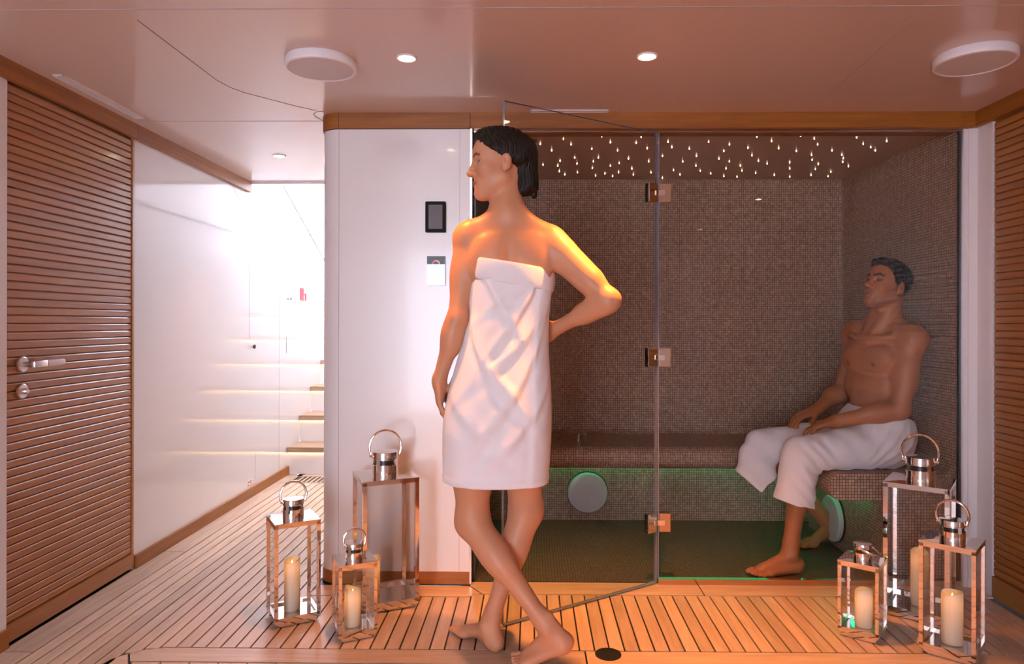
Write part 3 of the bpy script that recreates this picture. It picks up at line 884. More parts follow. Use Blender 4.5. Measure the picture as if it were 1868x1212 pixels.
class Field:
    """signed distance on a grid; parts are blended in and the skin drawn as one continuous surface"""
    def __init__(s, lo, hi, h):
        s.lo, s.h = V3(lo), h
        s.n = np.ceil((V3(hi) - s.lo) / h).astype(int) + 1
        s.D = np.full(s.n, .05, dtype=np.float32)
        s.ax = [(s.lo[k] + h * np.arange(s.n[k])).astype(np.float32) for k in range(3)]
    def _sl(s, lo, hi):
        a = np.clip(np.floor((lo - s.lo) / s.h).astype(int), 0, s.n)
        b = np.clip(np.ceil((hi - s.lo) / s.h).astype(int) + 1, 0, s.n)
        if np.any(b <= a): return None
        sl = tuple(slice(i, j) for i, j in zip(a, b))
        X = s.ax[0][sl[0]][:, None, None]; Y = s.ax[1][sl[1]][None, :, None]; Z = s.ax[2][sl[2]][None, None, :]
        return sl, X, Y, Z
    def _put(s, sl, d, k, mode):
        A = s.D[sl]
        if mode == 'sub':
            d = -d
            if k > 0:
                hh = np.maximum(k - np.abs(A - d), 0) / k
                s.D[sl] = np.maximum(A, d) + hh * hh * k * .25
            else: s.D[sl] = np.maximum(A, d)
        else:
            if k > 0:
                hh = np.maximum(k - np.abs(A - d), 0) / k
                s.D[sl] = np.minimum(A, d) - hh * hh * k * .25
            else: s.D[sl] = np.minimum(A, d)
    def cone(s, a, b, r1, r2=None, k=.02, mode='add', flat=None):
        r2 = r1 if r2 is None else r2
        a, b = V3(a), V3(b)
        pad = max(r1, r2) * (1 if flat is None else max(1, flat[1])) + k + .012
        q = s._sl(np.minimum(a, b) - pad, np.maximum(a, b) + pad)
        if q is None: return
        sl, X, Y, Z = q
        px, py, pz = X - a[0], Y - a[1], Z - a[2]
        ab = b - a
        sc = 1.0
        if flat is not None:
            n = unit(flat[0]); f = flat[1]
            ab0 = ab - n * np.dot(ab, n)
            t = np.clip((px * ab0[0] + py * ab0[1] + pz * ab0[2]) / max(np.dot(ab0, ab0), 1e-9), 0, 1)
            dx, dy, dz = px - ab[0] * t, py - ab[1] * t, pz - ab[2] * t
            w = (dx * n[0] + dy * n[1] + dz * n[2]) * (1 / f - 1)
            dx, dy, dz = dx + n[0] * w, dy + n[1] * w, dz + n[2] * w
            sc = min(1.0, f)
        else:
            t = np.clip((px * ab[0] + py * ab[1] + pz * ab[2]) / max(np.dot(ab, ab), 1e-9), 0, 1)
            dx, dy, dz = px - ab[0] * t, py - ab[1] * t, pz - ab[2] * t
        d = (np.sqrt(dx * dx + dy * dy + dz * dz) - (r1 + (r2 - r1) * t)) * sc
        s._put(sl, d.astype(np.float32), k, mode)
    def ell(s, c, r, R=None, k=.02, mode='add'):
        c, r = V3(c), V3(r if np.ndim(r) else (r, r, r))
        R = np.eye(3) if R is None else np.array(R)      # rows: local axes
        pad = max(r) + k + .012
        q = s._sl(c - pad, c + pad)
        if q is None: return
        sl, X, Y, Z = q
        px, py, pz = X - c[0], Y - c[1], Z - c[2]
        l = [(px * R[i][0] + py * R[i][1] + pz * R[i][2]) for i in range(3)]
        k0 = np.sqrt(sum((l[i] / r[i]) ** 2 for i in range(3)))
        k1 = np.sqrt(sum((l[i] / r[i] ** 2) ** 2 for i in range(3))) + 1e-9
        s._put(sl, (k0 * (k0 - 1) / k1).astype(np.float32), k, mode)
    def cut(s, p, n, k=.0, lo=None, hi=None):
        """drop everything on the side n points to"""
        p, n = V3(p), unit(n)
        q = s._sl(V3(lo) if lo is not None else s.lo, V3(hi) if hi is not None else s.lo + s.h * s.n)
        sl, X, Y, Z = q
        d = (X - p[0]) * n[0] + (Y - p[1]) * n[1] + (Z - p[2]) * n[2]
        A = s.D[sl]
        if k > 0:
            hh = np.maximum(k - np.abs(A - d), 0) / k
            s.D[sl] = np.maximum(A, d) + hh * hh * k * .25
        else: s.D[sl] = np.maximum(A, d)
    def ripple(s, fn, band=.02):
        q = s._sl(s.lo, s.lo + s.h * s.n); sl, X, Y, Z = q
        s.D += fn(X, Y, Z).astype(np.float32)
    def mesh(s, name, smooth=1):
        D = s.D; h = s.h
        ins = D < 0
        c = ins[:-1, :-1, :-1].astype(np.int8)
        for i in (0, 1):
            for j in (0, 1):
                for k in (0, 1):
                    if i + j + k:
                        c += ins[i:D.shape[0] - 1 + i, j:D.shape[1] - 1 + j, k:D.shape[2] - 1 + k]
        act = (c > 0) & (c < 8)
        idx = np.argwhere(act)
        vid = np.full(act.shape, -1, dtype=np.int32); vid[act] = np.arange(len(idx))
        cv = np.empty((len(idx), 8), dtype=np.float32); off = []
        for q in range(8):
            o = ((q >> 2) & 1, (q >> 1) & 1, q & 1); off.append(o)
            cv[:, q] = D[idx[:, 0] + o[0], idx[:, 1] + o[1], idx[:, 2] + o[2]]
        acc = np.zeros((len(idx), 3)); cnt = np.zeros(len(idx))
        for a in range(8):
            for b in range(a + 1, 8):
                df = [off[b][t] - off[a][t] for t in range(3)]
                if sum(abs(x) for x in df) != 1: continue
                m = (cv[:, a] < 0) != (cv[:, b] < 0)
                t = cv[m, a] / (cv[m, a] - cv[m, b])
                p = np.array(off[a], float)[None, :] + t[:, None] * np.array(df, float)[None, :]
                acc[m] += p; cnt[m] += 1
        P = (idx + acc / cnt[:, None]) * h + s.lo
        faces = []
        for ax in range(3):
            n = D.shape
            sa = [slice(0, n[t] - 1) if t == ax else slice(1, n[t] - 1) for t in range(3)]
            sb = [slice(1, n[t]) if t == ax else slice(1, n[t] - 1) for t in range(3)]
            A, B = ins[tuple(sa)], ins[tuple(sb)]
            ch = np.argwhere(A != B)
            base = ch.copy()
            for t in range(3):
                if t != ax: base[:, t] += 1
            u, w = [t for t in range(3) if t != ax]
            def cell(du, dw):
                q = base.copy(); q[:, u] -= du; q[:, w] -= dw
                return vid[q[:, 0], q[:, 1], q[:, 2]]
            f = np.stack([cell(1, 1), cell(0, 1), cell(0, 0), cell(1, 0)], 1)
            fl = A[ch[:, 0], ch[:, 1], ch[:, 2]]
            if ax == 1: fl = ~fl
            f[~fl] = f[~fl][:, ::-1]
            faces.append(f)
        Fc = np.concatenate(faces)
        Fc = Fc[(Fc >= 0).all(1)]
        for _ in range(smooth):
            S = np.zeros_like(P); C = np.zeros(len(P))
            for i in range(4):
                a, b = Fc[:, i], Fc[:, (i + 1) % 4]
                np.add.at(S, a, P[b]); np.add.at(C, a, 1)
                np.add.at(S, b, P[a]); np.add.at(C, b, 1)
            P = P * .5 + (S / np.maximum(C, 1)[:, None]) * .5
        me = bpy.data.meshes.new(name)
        me.vertices.add(len(P)); me.vertices.foreach_set('co', P.astype(np.float32).ravel())
        me.loops.add(Fc.size); me.loops.foreach_set('vertex_index', Fc.astype(np.int32).ravel())
        me.polygons.add(len(Fc)); me.polygons.foreach_set('loop_start', np.arange(0, Fc.size, 4, dtype=np.int32))
        me.polygons.foreach_set('use_smooth', np.ones(len(Fc), dtype=bool))
        me.update(calc_edges=True); me.validate()
        return me, P

def paint(me, P, base, spots):
    """albedo per vertex: lips, brows, nails, stubble"""
    col = np.tile(np.array([*base, 1.0]), (len(P), 1))
    for fn, c, amt in spots:
        w = np.clip(fn(P), 0, 1)[:, None] * amt
        col[:, :3] = col[:, :3] * (1 - w) + np.array(c)[None, :] * w
    at = me.color_attributes.new('skin_tone', 'FLOAT_COLOR', 'POINT')
    at.data.foreach_set('color', col.astype(np.float32).ravel())

def seg_w(a, b, r, soft):
    a, b = V3(a), V3(b)
    def fn(P):
        ab = b - a
        t = np.clip(((P - a) @ ab) / max(ab @ ab, 1e-9), 0, 1)
        d = np.linalg.norm(P - a - t[:, None] * ab, axis=1)
        return 1 - (d - r) / soft
    return fn

def face_w(H, a, b, r, soft):
    """a mark on the face, measured across it (sideways, upwards), front side only"""
    a, b = np.array(a, float), np.array(b, float)
    def fn(P):
        Q = (P - H.o) / H.k
        l, u, f = Q @ H.s, Q @ H.u, Q @ H.f
        q = np.stack([l, u], 1)
        ab = b - a
        t = np.clip(((q - a) @ ab) / max(ab @ ab, 1e-9), 0, 1)
        d = np.linalg.norm(q - a - t[:, None] * ab, axis=1)
        return np.where((f > .035) & (np.abs(l) < .075), 1 - (d - r) / soft, 0)
    return fn

def skin_mat(name, rough=.42):
    m, nt, p = new_mat(name)
    N, L = nt.nodes, nt.links
    at = N.new('ShaderNodeAttribute'); at.attribute_name = 'skin_tone'
    tc = N.new('ShaderNodeTexCoord')
    nz = N.new('ShaderNodeTexNoise'); nz.inputs['Scale'].default_value = 14; nz.inputs['Detail'].default_value = 4
    L.new(tc.outputs['Object'], nz.inputs['Vector'])
    mr = N.new('ShaderNodeMapRange'); mr.inputs['To Min'].default_value = .90; mr.inputs['To Max'].default_value = 1.10
    L.new(nz.outputs['Fac'], mr.inputs['Value'])
    hs = N.new('ShaderNodeHueSaturation'); L.new(at.outputs['Color'], hs.inputs['Color']); L.new(mr.outputs[0], hs.inputs['Value'])
    L.new(hs.outputs['Color'], p.inputs['Base Color'])
    p.inputs['Roughness'].default_value = rough
    p.inputs['IOR'].default_value = 1.4
    return m
SKIN = skin_mat('skin')
def hair_mat(name, col, scale=(60, 60, 8)):
    m, nt, p = new_mat(name)
    N, L = nt.nodes, nt.links
    tc = N.new('ShaderNodeTexCoord'); mp = N.new('ShaderNodeMapping'); mp.inputs['Scale'].default_value = scale
    L.new(tc.outputs['Object'], mp.inputs['Vector'])
    nz = N.new('ShaderNodeTexNoise'); nz.inputs['Scale'].default_value = 6; nz.inputs['Detail'].default_value = 4
    L.new(mp.outputs[0], nz.inputs['Vector'])
    cr = N.new('ShaderNodeValToRGB'); cr.color_ramp.elements[0].color = (*[c * .45 for c in col], 1); cr.color_ramp.elements[1].color = (*[c * 1.4 for c in col], 1)
    cr.color_ramp.elements[0].position = .35; cr.color_ramp.elements[1].position = .7
    L.new(nz.outputs['Fac'], cr.inputs['Fac']); L.new(cr.outputs['Color'], p.inputs['Base Color'])
    b = N.new('ShaderNodeBump'); b.inputs['Strength'].default_value = .6; b.inputs['Distance'].default_value = .004
    L.new(nz.outputs['Fac'], b.inputs['Height']); L.new(b.outputs['Normal'], p.inputs['Normal'])
    p.inputs['Roughness'].default_value = .5
    p.inputs['Specular IOR Level'].default_value = .3
    return m
def towel_mat():
    m, nt, p = new_mat('white_terry')
    N, L = nt.nodes, nt.links
    p.inputs['Base Color'].default_value = (.85, .83, .88, 1)
    p.inputs['Roughness'].default_value = .95
    p.inputs['Sheen Weight'].default_value = .25
    p.inputs['Specular IOR Level'].default_value = .1
    tc = N.new('ShaderNodeTexCoord')
    nz = N.new('ShaderNodeTexNoise'); nz.inputs['Scale'].default_value = 420; nz.inputs['Detail'].default_value = 2
    L.new(tc.outputs['Object'], nz.inputs['Vector'])
    b = N.new('ShaderNodeBump'); b.inputs['Strength'].default_value = .35; b.inputs['Distance'].default_value = .002
    L.new(nz.outputs['Fac'], b.inputs['Height']); L.new(b.outputs['Normal'], p.inputs['Normal'])
    return m
TOWEL = towel_mat()
EYE_W = plain('eye_white', (.62, .58, .55), rough=.15, noise=0)
EYE_I = plain('eye_iris', (.030, .018, .010), rough=.08, noise=0)

class Head:
    def __init__(s, o, f, up, sc=1.0):
        s.o = V3(o); s.f = unit(f)
        u = V3(up); s.u = unit(u - s.f * np.dot(u, s.f)); s.s = np.cross(s.u, s.f); s.k = sc
        s.R = np.array([s.f, s.s, s.u])
    def p(s, f, l, u): return s.o + (s.f * f + s.s * l + s.u * u) * s.k
    def build(s, F, male):
        k = s.k; p = s.p; R = s.R
        E = lambda c, r, kk=.02, mode='add': F.ell(p(*c), V3(r) * k, R, kk * k, mode)
        C = lambda a, b, r1, r2=None, kk=.01, mode='add': F.cone(p(*a), p(*b), r1 * k, (r1 if r2 is None else r2) * k, kk * k, mode)
        E((-.012, 0, .040), (.096, .074, .082), .02)                       # skull
        E((.040, 0, .040), (.050, .060, .060), .03)                        # brow of the skull
        E((.030, 0, -.025), (.062, .060, .080), .03)                       # face
        jw = .052 if male else .045
        for q in (-1, 1):
            C((-.004, q * jw, -.052), (.062, q * .014, -.098), .020 if male else .016, .016, .025)
            E((.058, q * .040, -.018), (.024, .022, .020), .022)           # cheekbone
            C((.080, q * .012, .026), (.066, q * .046, .026), .012 if male else .009, .010, .014)   # brow ridge
            E((.092, q * .031, .008), (.020, .019, .013), .010, 'sub')     # socket
            E((.0690, q * .031, .006), (.0155, .0165, .0155), .004)        # lids
            E((.089, q * .031, .0055), (.012, .0115, .0048 if male else .0055), .0015, 'sub')
            E((.096, q * .0115, -.031), (.012, .008, .0075), .006)         # nostril wing
            C((.103, q * .006, -.037), (.100, q * .007, -.030), .0028, .002, .002, 'sub')
            E((-.012, q * .077, -.004), (.018, .0095, .0295), .006)          # ear
            E((-.008, q * .090, .003), (.0105, .0100, .0175), .003, 'sub')
            E((-.004, q * .073, -.028), (.009, .008, .010), .005)
        C((.084, 0, .020), (.110, 0, -.024), .0075, .0085, .010)           # nose
        E((.108, 0, -.028), (.0115, .0100, .0095), .006)
        E((.078, 0, -.066), (.016, .030, .024), .02)                       # mouth mound
        for q in (-1, 1):
            C((.0945, 0, -.0585), (.082, q * .023, -.062), .0052, .0028, .004)
            C((.0930, 0, -.0690), (.082, q * .021, -.065), .0062, .0030, .004)
        C((.0995, 0, -.0640), (.089, .022, -.0640), .0011, .0009, .0012, 'sub')
        C((.0995, 0, -.0640), (.089, -.022, -.0640), .0011, .0009, .0012, 'sub')
        E((.076, 0, -.101), (.020, .022 if male else .018, .018), .02)     # chin
    def spots(s, brow, lip, male):
        p = s.p; k = s.k; out = []
        for q in (-1, 1):
            th = .0040 if male else .0030
            out.append((face_w(s, (q * .013, .0270), (q * .036, .0345), th, .003), brow, .92))
            out.append((face_w(s, (q * .036, .0345), (q * .052, .0270), th * .7, .003), brow, .88))
            out.append((face_w(s, (q * .021, .0100), (q * .047, .0075), .0012, .0022), brow, .9))     # lashes
            if not male: out.append((face_w(s, (q * .030, .0060), (q * .046, .0050), .0020, .004), [c * 1.5 for c in brow], .7))
            out.append((seg_w(p(.098, 0, -.0585), p(.085, q * .022, -.0625), .0040 * k, .003 * k), lip, .8))
            out.append((seg_w(p(.097, 0, -.0690), p(.085, q * .020, -.0655), .0048 * k, .003 * k), lip, .8))
            out.append((seg_w(p(.099, 0, -.0640), p(.088, q * .022, -.0640), .0006 * k, .0016 * k), [c * .3 for c in lip], .9))  # shade of the mouth crease put into the lip colour
        return out
    def eyes(s, parent, gaze=(0, 0)):
        for q in (-1, 1):
            d = unit(s.f + s.s * gaze[0] + s.u * gaze[1])
            c = s.p(.0705, q * .031, .006)
            bm = bmesh.new()
            bmesh.ops.create_uvsphere(bm, u_segments=24, v_segments=18, radius=.0138 * s.k)
            rot = Vector((0, 0, 1)).rotation_difference(Vector(d)).to_matrix().to_4x4()
            bm.transform(Matrix.Translation(Vector(c)) @ rot)
            for f in bm.faces:
                f.material_index = 1 if (f.calc_center_median() - Vector(c)).normalized().dot(Vector(d)) > math.cos(.48) else 0
            o = obj('eye', bm, [EYE_W, EYE_I], parent, True)

def hand(F, W, d, n, thumb, curl=(.3, .35, .3), sc=1.0, spread=.06, thumb_out=.7):
    """W wrist, d towards the fingers, n out of the palm, thumb: the side the thumb leaves on"""
    W = V3(W); d = unit(d); n = V3(n); n = unit(n - d * np.dot(n, d)); t = unit(V3(thumb) - d * np.dot(thumb, d) - n * np.dot(thumb, n))
    R = np.array([d, t, n])
    F.ell(W + d * .048 * sc, V3(.052, .040, .0165) * sc, R, .012)
    F.cone(W - d * .01 * sc, W + d * .02 * sc, .022 * sc, .020 * sc, .015)
    tips = []
    for i, (off, ln, rr) in enumerate(((.027, .070, .0088), (.009, .078, .0090), (-.009, .073, .0086), (-.0265, .058, .0076))):
        p = W + (d * (.088 - .006 * abs(i - 1)) + t * off) * sc
        ang = 0.0
        lat = t * spread * (1.5 - i)
        r = rr * sc
        for q, (fr, cu) in enumerate(zip((.45, .31, .24), curl)):
            ang += cu * (1 + .12 * i)
            v = unit((d + lat) * math.cos(ang) + n * math.sin(ang))
            e = p + v * ln * fr * sc
            F.cone(p, e, r, r * .90, .0035)
            p, r = e, r * .90
        tips.append(p)
    p = W + (d * .022 + t * .030 + n * .006) * sc
    v = unit(d * .75 + t * thumb_out + n * .25)
    F.cone(W + d * .012 * sc, p, .016 * sc, .014 * sc, .012)
    e = p + v * .036 * sc; F.cone(p, e, .0125 * sc, .0105 * sc, .006)
    v = unit(d * .95 + t * thumb_out * .45 + n * .3)
    F.cone(e, e + v * .030 * sc, .0105 * sc, .0088 * sc, .003)
    tips.append(e + v * .030 * sc)
    return tips

def foot(F, ball, f, side_in, pitch=0.0, sc=1.0):
    """ball of the foot on the floor, f forward, side_in towards the big toe; pitch lifts the heel"""
    ball = V3(ball); f = unit(f); z = V3(0, 0, 1); s = V3(side_in); s = unit(s - f * np.dot(s, f))
    fh = f * math.cos(pitch) - z * math.sin(pitch); uh = f * math.sin(pitch) + z * math.cos(pitch)
    pt = lambda a, b, c: ball + (fh * a + s * b + uh * c) * sc
    Rh = np.array([fh, s, uh])
    F.ell(pt(-.160, 0, .030), V3(.034, .029, .030) * sc, Rh, .015)                  # heel
    F.cone(pt(-.150, .002, .036), pt(-.128, 0, .085), .029 * sc, .030 * sc, .02)    # to the ankle
    F.cone(pt(-.12, .004, .062), pt(-.01, .012, .030), .030 * sc, .020 * sc, .025)  # instep
    F.cone(pt(-.15, -.010, .022), pt(-.01, -.022, .018), .022 * sc, .017 * sc, .02) # outer edge
    F.ell(pt(-.004, .018, .021), V3(.030, .026, .020) * sc, Rh, .012)
    F.ell(pt(-.014, -.018, .018), V3(.024, .026, .016) * sc, Rh, .012)
    for q in (-1, 1):
        F.ell(pt(-.128, q * .029, .082), V3(.013, .010, .013) * sc, Rh, .010)       # ankle bones
    F.cone(pt(-.162, 0, .045), pt(-.150, 0, .125), .013 * sc, .012 * sc, .02)       # tendon
    toes = []
    for i, (b, ln, r) in enumerate(((.027, .046, .0125), (.008, .046, .0090), (-.008, .043, .0086), (-.022, .038, .0082), (-.034, .032, .0078))):
        a = ball + (f * (.012 - .0045 * i) + s * b) * sc + z * (r + .004) * sc
        m = a + (f * ln * .55 + z * .004) * sc
        e = m + (f * ln * .45 - z * .004) * sc
        F.cone(a, m, r * sc, r * .92 * sc, .006); F.cone(m, e, r * .92 * sc, r * .90 * sc, .003)
        toes.append(e + z * r * .7 * sc + f * r * .4 * sc)
    return pt(-.128, 0, .085), toes

def loft(rows, n, disp=None):
    """rows: (z, cx, cy, rx, ry, tilt_x) -> rings; returns verts, faces"""
    vs, fs = [], []
    for r, (z, cx, cy, rx, ry, tx) in enumerate(rows):
        for k in range(n):
            a = 2 * PI * k / n
            e = 1.0 + (disp(a, z) if disp else 0)
            ca, sa = math.cos(a), math.sin(a)
            x = cx + rx * e * math.copysign(abs(ca) ** .9, ca); y = cy + ry * e * math.copysign(abs(sa) ** .9, sa)
            vs.append((x, y, z + tx * (x - cx)))
    for r in range(len(rows) - 1):
        for k in range(n):
            fs.append((r * n + k, r * n + (k + 1) % n, (r + 1) * n + (k + 1) % n, (r + 1) * n + k))
    return vs, fs

# ---------------------------------------------------------------- the woman, seen from behind, walking
def build_woman():
    F = Field((-.42, 2.06, -.004), (.36, 2.62, 1.79), .0030)
    # torso
    F.ell((-.112, 2.362, .905), (.152, .100, .120), k=.03)
    for q, x in ((-1, -.178), (1, -.050)):
        F.ell((x, 2.310, .850), (.080, .070, .088), k=.03)
    F.cone((-.102, 2.365, .97), (-.078, 2.362, 1.16), .108, .104, .04, flat=((0, 1, 0), .78))
    F.ell((-.073, 2.362, 1.245), (.126, .088, .150), k=.03)
    F.cone((-.205, 2.362, 1.395), (.062, 2.350, 1.378), .043, .043, .06, flat=((0, 1, 0), 1.0))
    F.ell((-.073, 2.352, 1.33), (.135, .080, .095), k=.04)
    nb = V3(-.075, 2.362, 1.43)
    F.cone((-.076, 2.352, 1.39), (-.090, 2.366, 1.545), .050, .044, .035)
    F.cone((-.082, 2.348, 1.475), (-.185, 2.356, 1.418), .034, .030, .05)
    F.cone((-.070, 2.346, 1.475), (.040, 2.346, 1.402), .034, .030, .05)
    for x in (-.150, .012):
        F.ell((x, 2.300, 1.290), (.050, .022, .080), k=.05)                # shoulder blades
    F.cone((-.072, 2.258, 1.12), (-.074, 2.252, 1.38), .016, .014, .03, 'sub')   # spine furrow
    # left arm hanging
    Ls, Le, Lw = V3(-.216, 2.362, 1.388), V3(-.247, 2.318, 1.115), V3(-.312, 2.335, .905)
    F.ell(Ls + V3(-.002, 0, .0), (.046, .048, .052), k=.03)
    F.cone(Ls, Le, .042, .033, .03); F.ell(Ls * .5 + Le * .5 + V3(0, .008, .01), (.040, .041, .085), k=.03)
    F.cone(Le, Lw, .034, .0215, .02); F.ell(Le * .72 + Lw * .28, (.037, .036, .060), k=.025)
    hand(F, Lw, V3(.03, .05, -1), (1, .1, 0), (.1, 1, 0), curl=(.22, .35, .3), sc=.90, spread=.03, thumb_out=.35)
    # right arm, hand on the hip
    Rs, Re, Rw = V3(.070, 2.345, 1.365), V3(.252, 2.262, 1.178), V3(.085, 2.395, 1.085)
    F.ell(Rs, (.048, .048, .050), k=.03)
    F.cone(Rs, Re, .043, .034, .03); F.cone(Rs * .8 + Re * .2, Rs * .35 + Re * .65, .046, .040, .04)
    F.cone(Re, Rw, .035, .022, .02); F.cone(Re * .9 + Rw * .1, Re * .55 + Rw * .45, .037, .032, .03)
    hand(F, Rw, (-.75, .25, -.35), (-.2, -1, -.2), (0, 0, 1), curl=(.25, .3, .25), sc=.88)
    # legs
    f1 = V3(-.71, .705, 0); b1 = V3(-.226, 2.446, 0)
    A1, toes1 = foot(F, b1, f1, (-.705, -.71, 0), 0.0, .93)
    f2 = V3(-.955, .300, 0); b2 = V3(-.012, 2.236, 0)
    A2, toes2 = foot(F, b2, f2, (.30, .955, 0), math.radians(27), .95)
    hR, kR = V3(-.038, 2.362, .86), V3(-.020, 2.405, .455)
    hL, kL = V3(-.194, 2.360, .86), V3(-.202, 2.362, .430)
    for hp, kn, an in ((hR, kR, A1), (hL, kL, A2)):
        F.cone(hp, kn, .082, .050, .04)
        F.ell(hp * .45 + kn * .55, (.066, .068, .13), k=.04)
        F.ell(kn + V3(.004, .004, .0), (.046, .048, .060), k=.05)
        ax = unit(an - kn)
        a_top = an - ax * .045
        F.cone(kn, a_top, .046, .027, .03)
        F.cone(a_top, an, .027, .028, .02)
        u_ = unit(np.cross(ax, V3(0, 0, 1)))
        back = unit(V3(0, -1, 0) - ax * np.dot(V3(0, -1, 0), ax))
        c = kn * .70 + an * .30 + back * .016
        Rr = np.array([ax, back, np.cross(ax, back)])
        F.ell(c, (.115, .046, .050), Rr, .03)                               # calf
    H = Head((-.108, 2.362, 1.637), (-.98, -.17, -.06), (-.10, .02, 1), .97)
    F.cone(H.p(-.030, 0, -.03), (-.090, 2.364, 1.50), .046, .045, .03)
    H.build(F, False)
    F.cut((0, 0, .0006), (0, 0, -1), .0)
    me, P = F.mesh('person', 1)
    lip = (.42, .12, .10)
    sp = H.spots((.06, .03, .018), lip, False)
    for t in toes1 + toes2: sp.append((seg_w(t, t + V3(0, 0, .001), .0040, .003), (.70, .45, .40), .8))
    paint(me, P, (.58, .275, .155), sp)
    body = mesh_obj('person', me, SKIN)
    tag(body, 'woman wrapped in a white towel walking past, back turned, hand on hip', 'person')
    H.eyes(body, (.0, -.05))
    # hair gathered at the back
    G = Field(H.o - V3(.16, .14, .16), H.o + V3(.20, .14, .17), .0025)
    p, R = H.p, H.R
    G.ell(p(-.016, 0, .046), (.102, .081, .086), R, .01)
    G.ell(p(.030, 0, .110), (.052, .056, .020), R, .02)                       # lift over the forehead
    for q in (-1, 1):
        G.cone(p(.052, q * .044, .086), p(-.075, q * .052, .034), .014, .020, .015)   # side sweeps over the ear
        G.cone(p(.036, q * .066, .050), p(-.070, q * .058, .010), .010, .018, .012)
    G.cut(p(.074, 0, .066), H.f * .568 - H.u * .823, .006)
    G.ell(p(-.085, 0, .035), (.040, .050, .058), R, .02)
    G.cone(p(-.092, .010, .050), p(-.092, .018, -.070), .034, .034, .02)      # loose tail
    G.cone(p(-.082, .016, .030), p(-.066, .022, -.092), .030, .020, .02)
    G.cone(p(-.080, -.014, .030), p(-.078, -.010, -.085), .032, .022, .02)
    G.cone(p(-.108, .004, .030), p(-.112, .010, -.112), .022, .010, .015)
    G.ripple(lambda X, Y, Z: .0013 * np.sin(((X - H.o[0]) * 1.0 + (Y - H.o[1]) * 1.3) * 520 + Z * 40) + .0012 * np.sin((Y - H.o[1]) * 700 + X * 200))
    mh, _ = G.mesh('hair', 1)
    HAIR_W = hair_mat('dark_brown_hair', (.010, .0055, .0035))
    hair = mesh_obj('hair', mh, HAIR_W, body)
    bm = bmesh.new()
    tube(bm, [Vector(p(-.060, .058, .062)), Vector(p(-.100, .030, .076)), Vector(p(-.122, .0, .082)), Vector(p(-.128, -.02, .09))], .007, 8, flat=2.0)
    obj('hair_clip', bm, BLACK, hair, 'auto')
    # towel: wrapped cloth with a rolled top band
    prof = [(1.235, -.071, .141, .104), (1.18, -.074, .139, .105), (1.13, -.077, .136, .105), (1.06, -.086, .143, .112), (1.00, -.094, .152, .120), (.93, -.101, .164, .130),
            (.87, -.107, .174, .138), (.81, -.113, .182, .143), (.74, -.116, .185, .144), (.68, -.117, .184, .143), (.62, -.118, .182, .142), (.572, -.119, .180, .141)]
    zs = [q[0] for q in prof][::-1]
    it = lambda z, c: float(np.interp(z, zs, [q[c] for q in prof][::-1]))
    def folds(a, z):
        # a = 270deg faces the viewer
        v = 0.0
        b = ((a - 1.5 * PI + PI) % (2 * PI)) - PI
        g = lambda x, w: math.exp(-(x / w) ** 2)
        # long diagonal folds gathered towards the left hip
        for z0, sl, am, w, bc, bw in ((.915, -.20, .085, .030, -.25, .75), (.985, .16, .060, .028, .15, .70), (1.075, .26, .070, .030, .25, .65), (1.135, -.22, .055, .026, -.25, .6),
                                      (.800, .30, .065, .036, .15, .75), (.725, -.14, .045, .030, -.35, .7), (.665, .22, .040, .028, .35, .7), (1.190, .10, .035, .020, .1, .9)):
            x = z - (z0 + sl * b)
            v += am * g(b - bc, bw) * (g(x, w) - .75 * g(x + w * 1.7, w))
        v += .030 * math.sin(2.3 * b + 1.0) * max(0, 1.05 - z) + .014 * math.sin(5 * b + 6 * z) * max(0, .95 - z) * 2
        edge = b - .62 - (z - .60) * .16                 # the overlapping edge of the wrap
        v += .050 * (1 / (1 + math.exp(-edge * 55)) - .5) * g(b - .62, .55)
        v += .016 * g(z - .585, .008)                    # hem
        return v
    rows = []
    NZ = 120
    for i in range(NZ + 1):
        z = 1.245 + (.572 - 1.245) * i / NZ
        rows.append((z, it(z, 1), 2.350, it(z, 2), it(z, 3), 0.0))
    z = .572
    rows.append((z - .001, it(z, 1), 2.350, it(z, 2) - .004, it(z, 3) - .004, 0))
    rows.append((z + .002, it(z, 1), 2.350, it(z, 2) - .010, it(z, 3) - .010, 0))
    rows.append((z + .20, it(z, 1), 2.350, it(z, 2) - .014, it(z, 3) - .014, 0))
    vs, fs = loft(rows, 180, folds)
    m_ = bpy.data.meshes.new('towel'); m_.from_pydata(vs, [], fs); m_.update()
    tw = mesh_obj('towel', m_, TOWEL, body, True)
    # band
    br = []
    for q in range(17):
        a = PI * 2 * q / 16
        br.append((1.2655 + .036 * math.cos(a), -.070, 2.354, .1415 + .0065 * math.sin(a), .1065 + .0065 * math.sin(a), -.16))
    vs, fs = loft(br, 160, lambda a, z: .010 * math.sin(3 * a + 20 * z) + .006 * math.sin(9 * a + 60 * z))
    m_ = bpy.data.meshes.new('rolled_band'); m_.from_pydata(vs, [], fs); m_.update()
    mesh_obj('rolled_band', m_, TOWEL, tw, True)
    return body

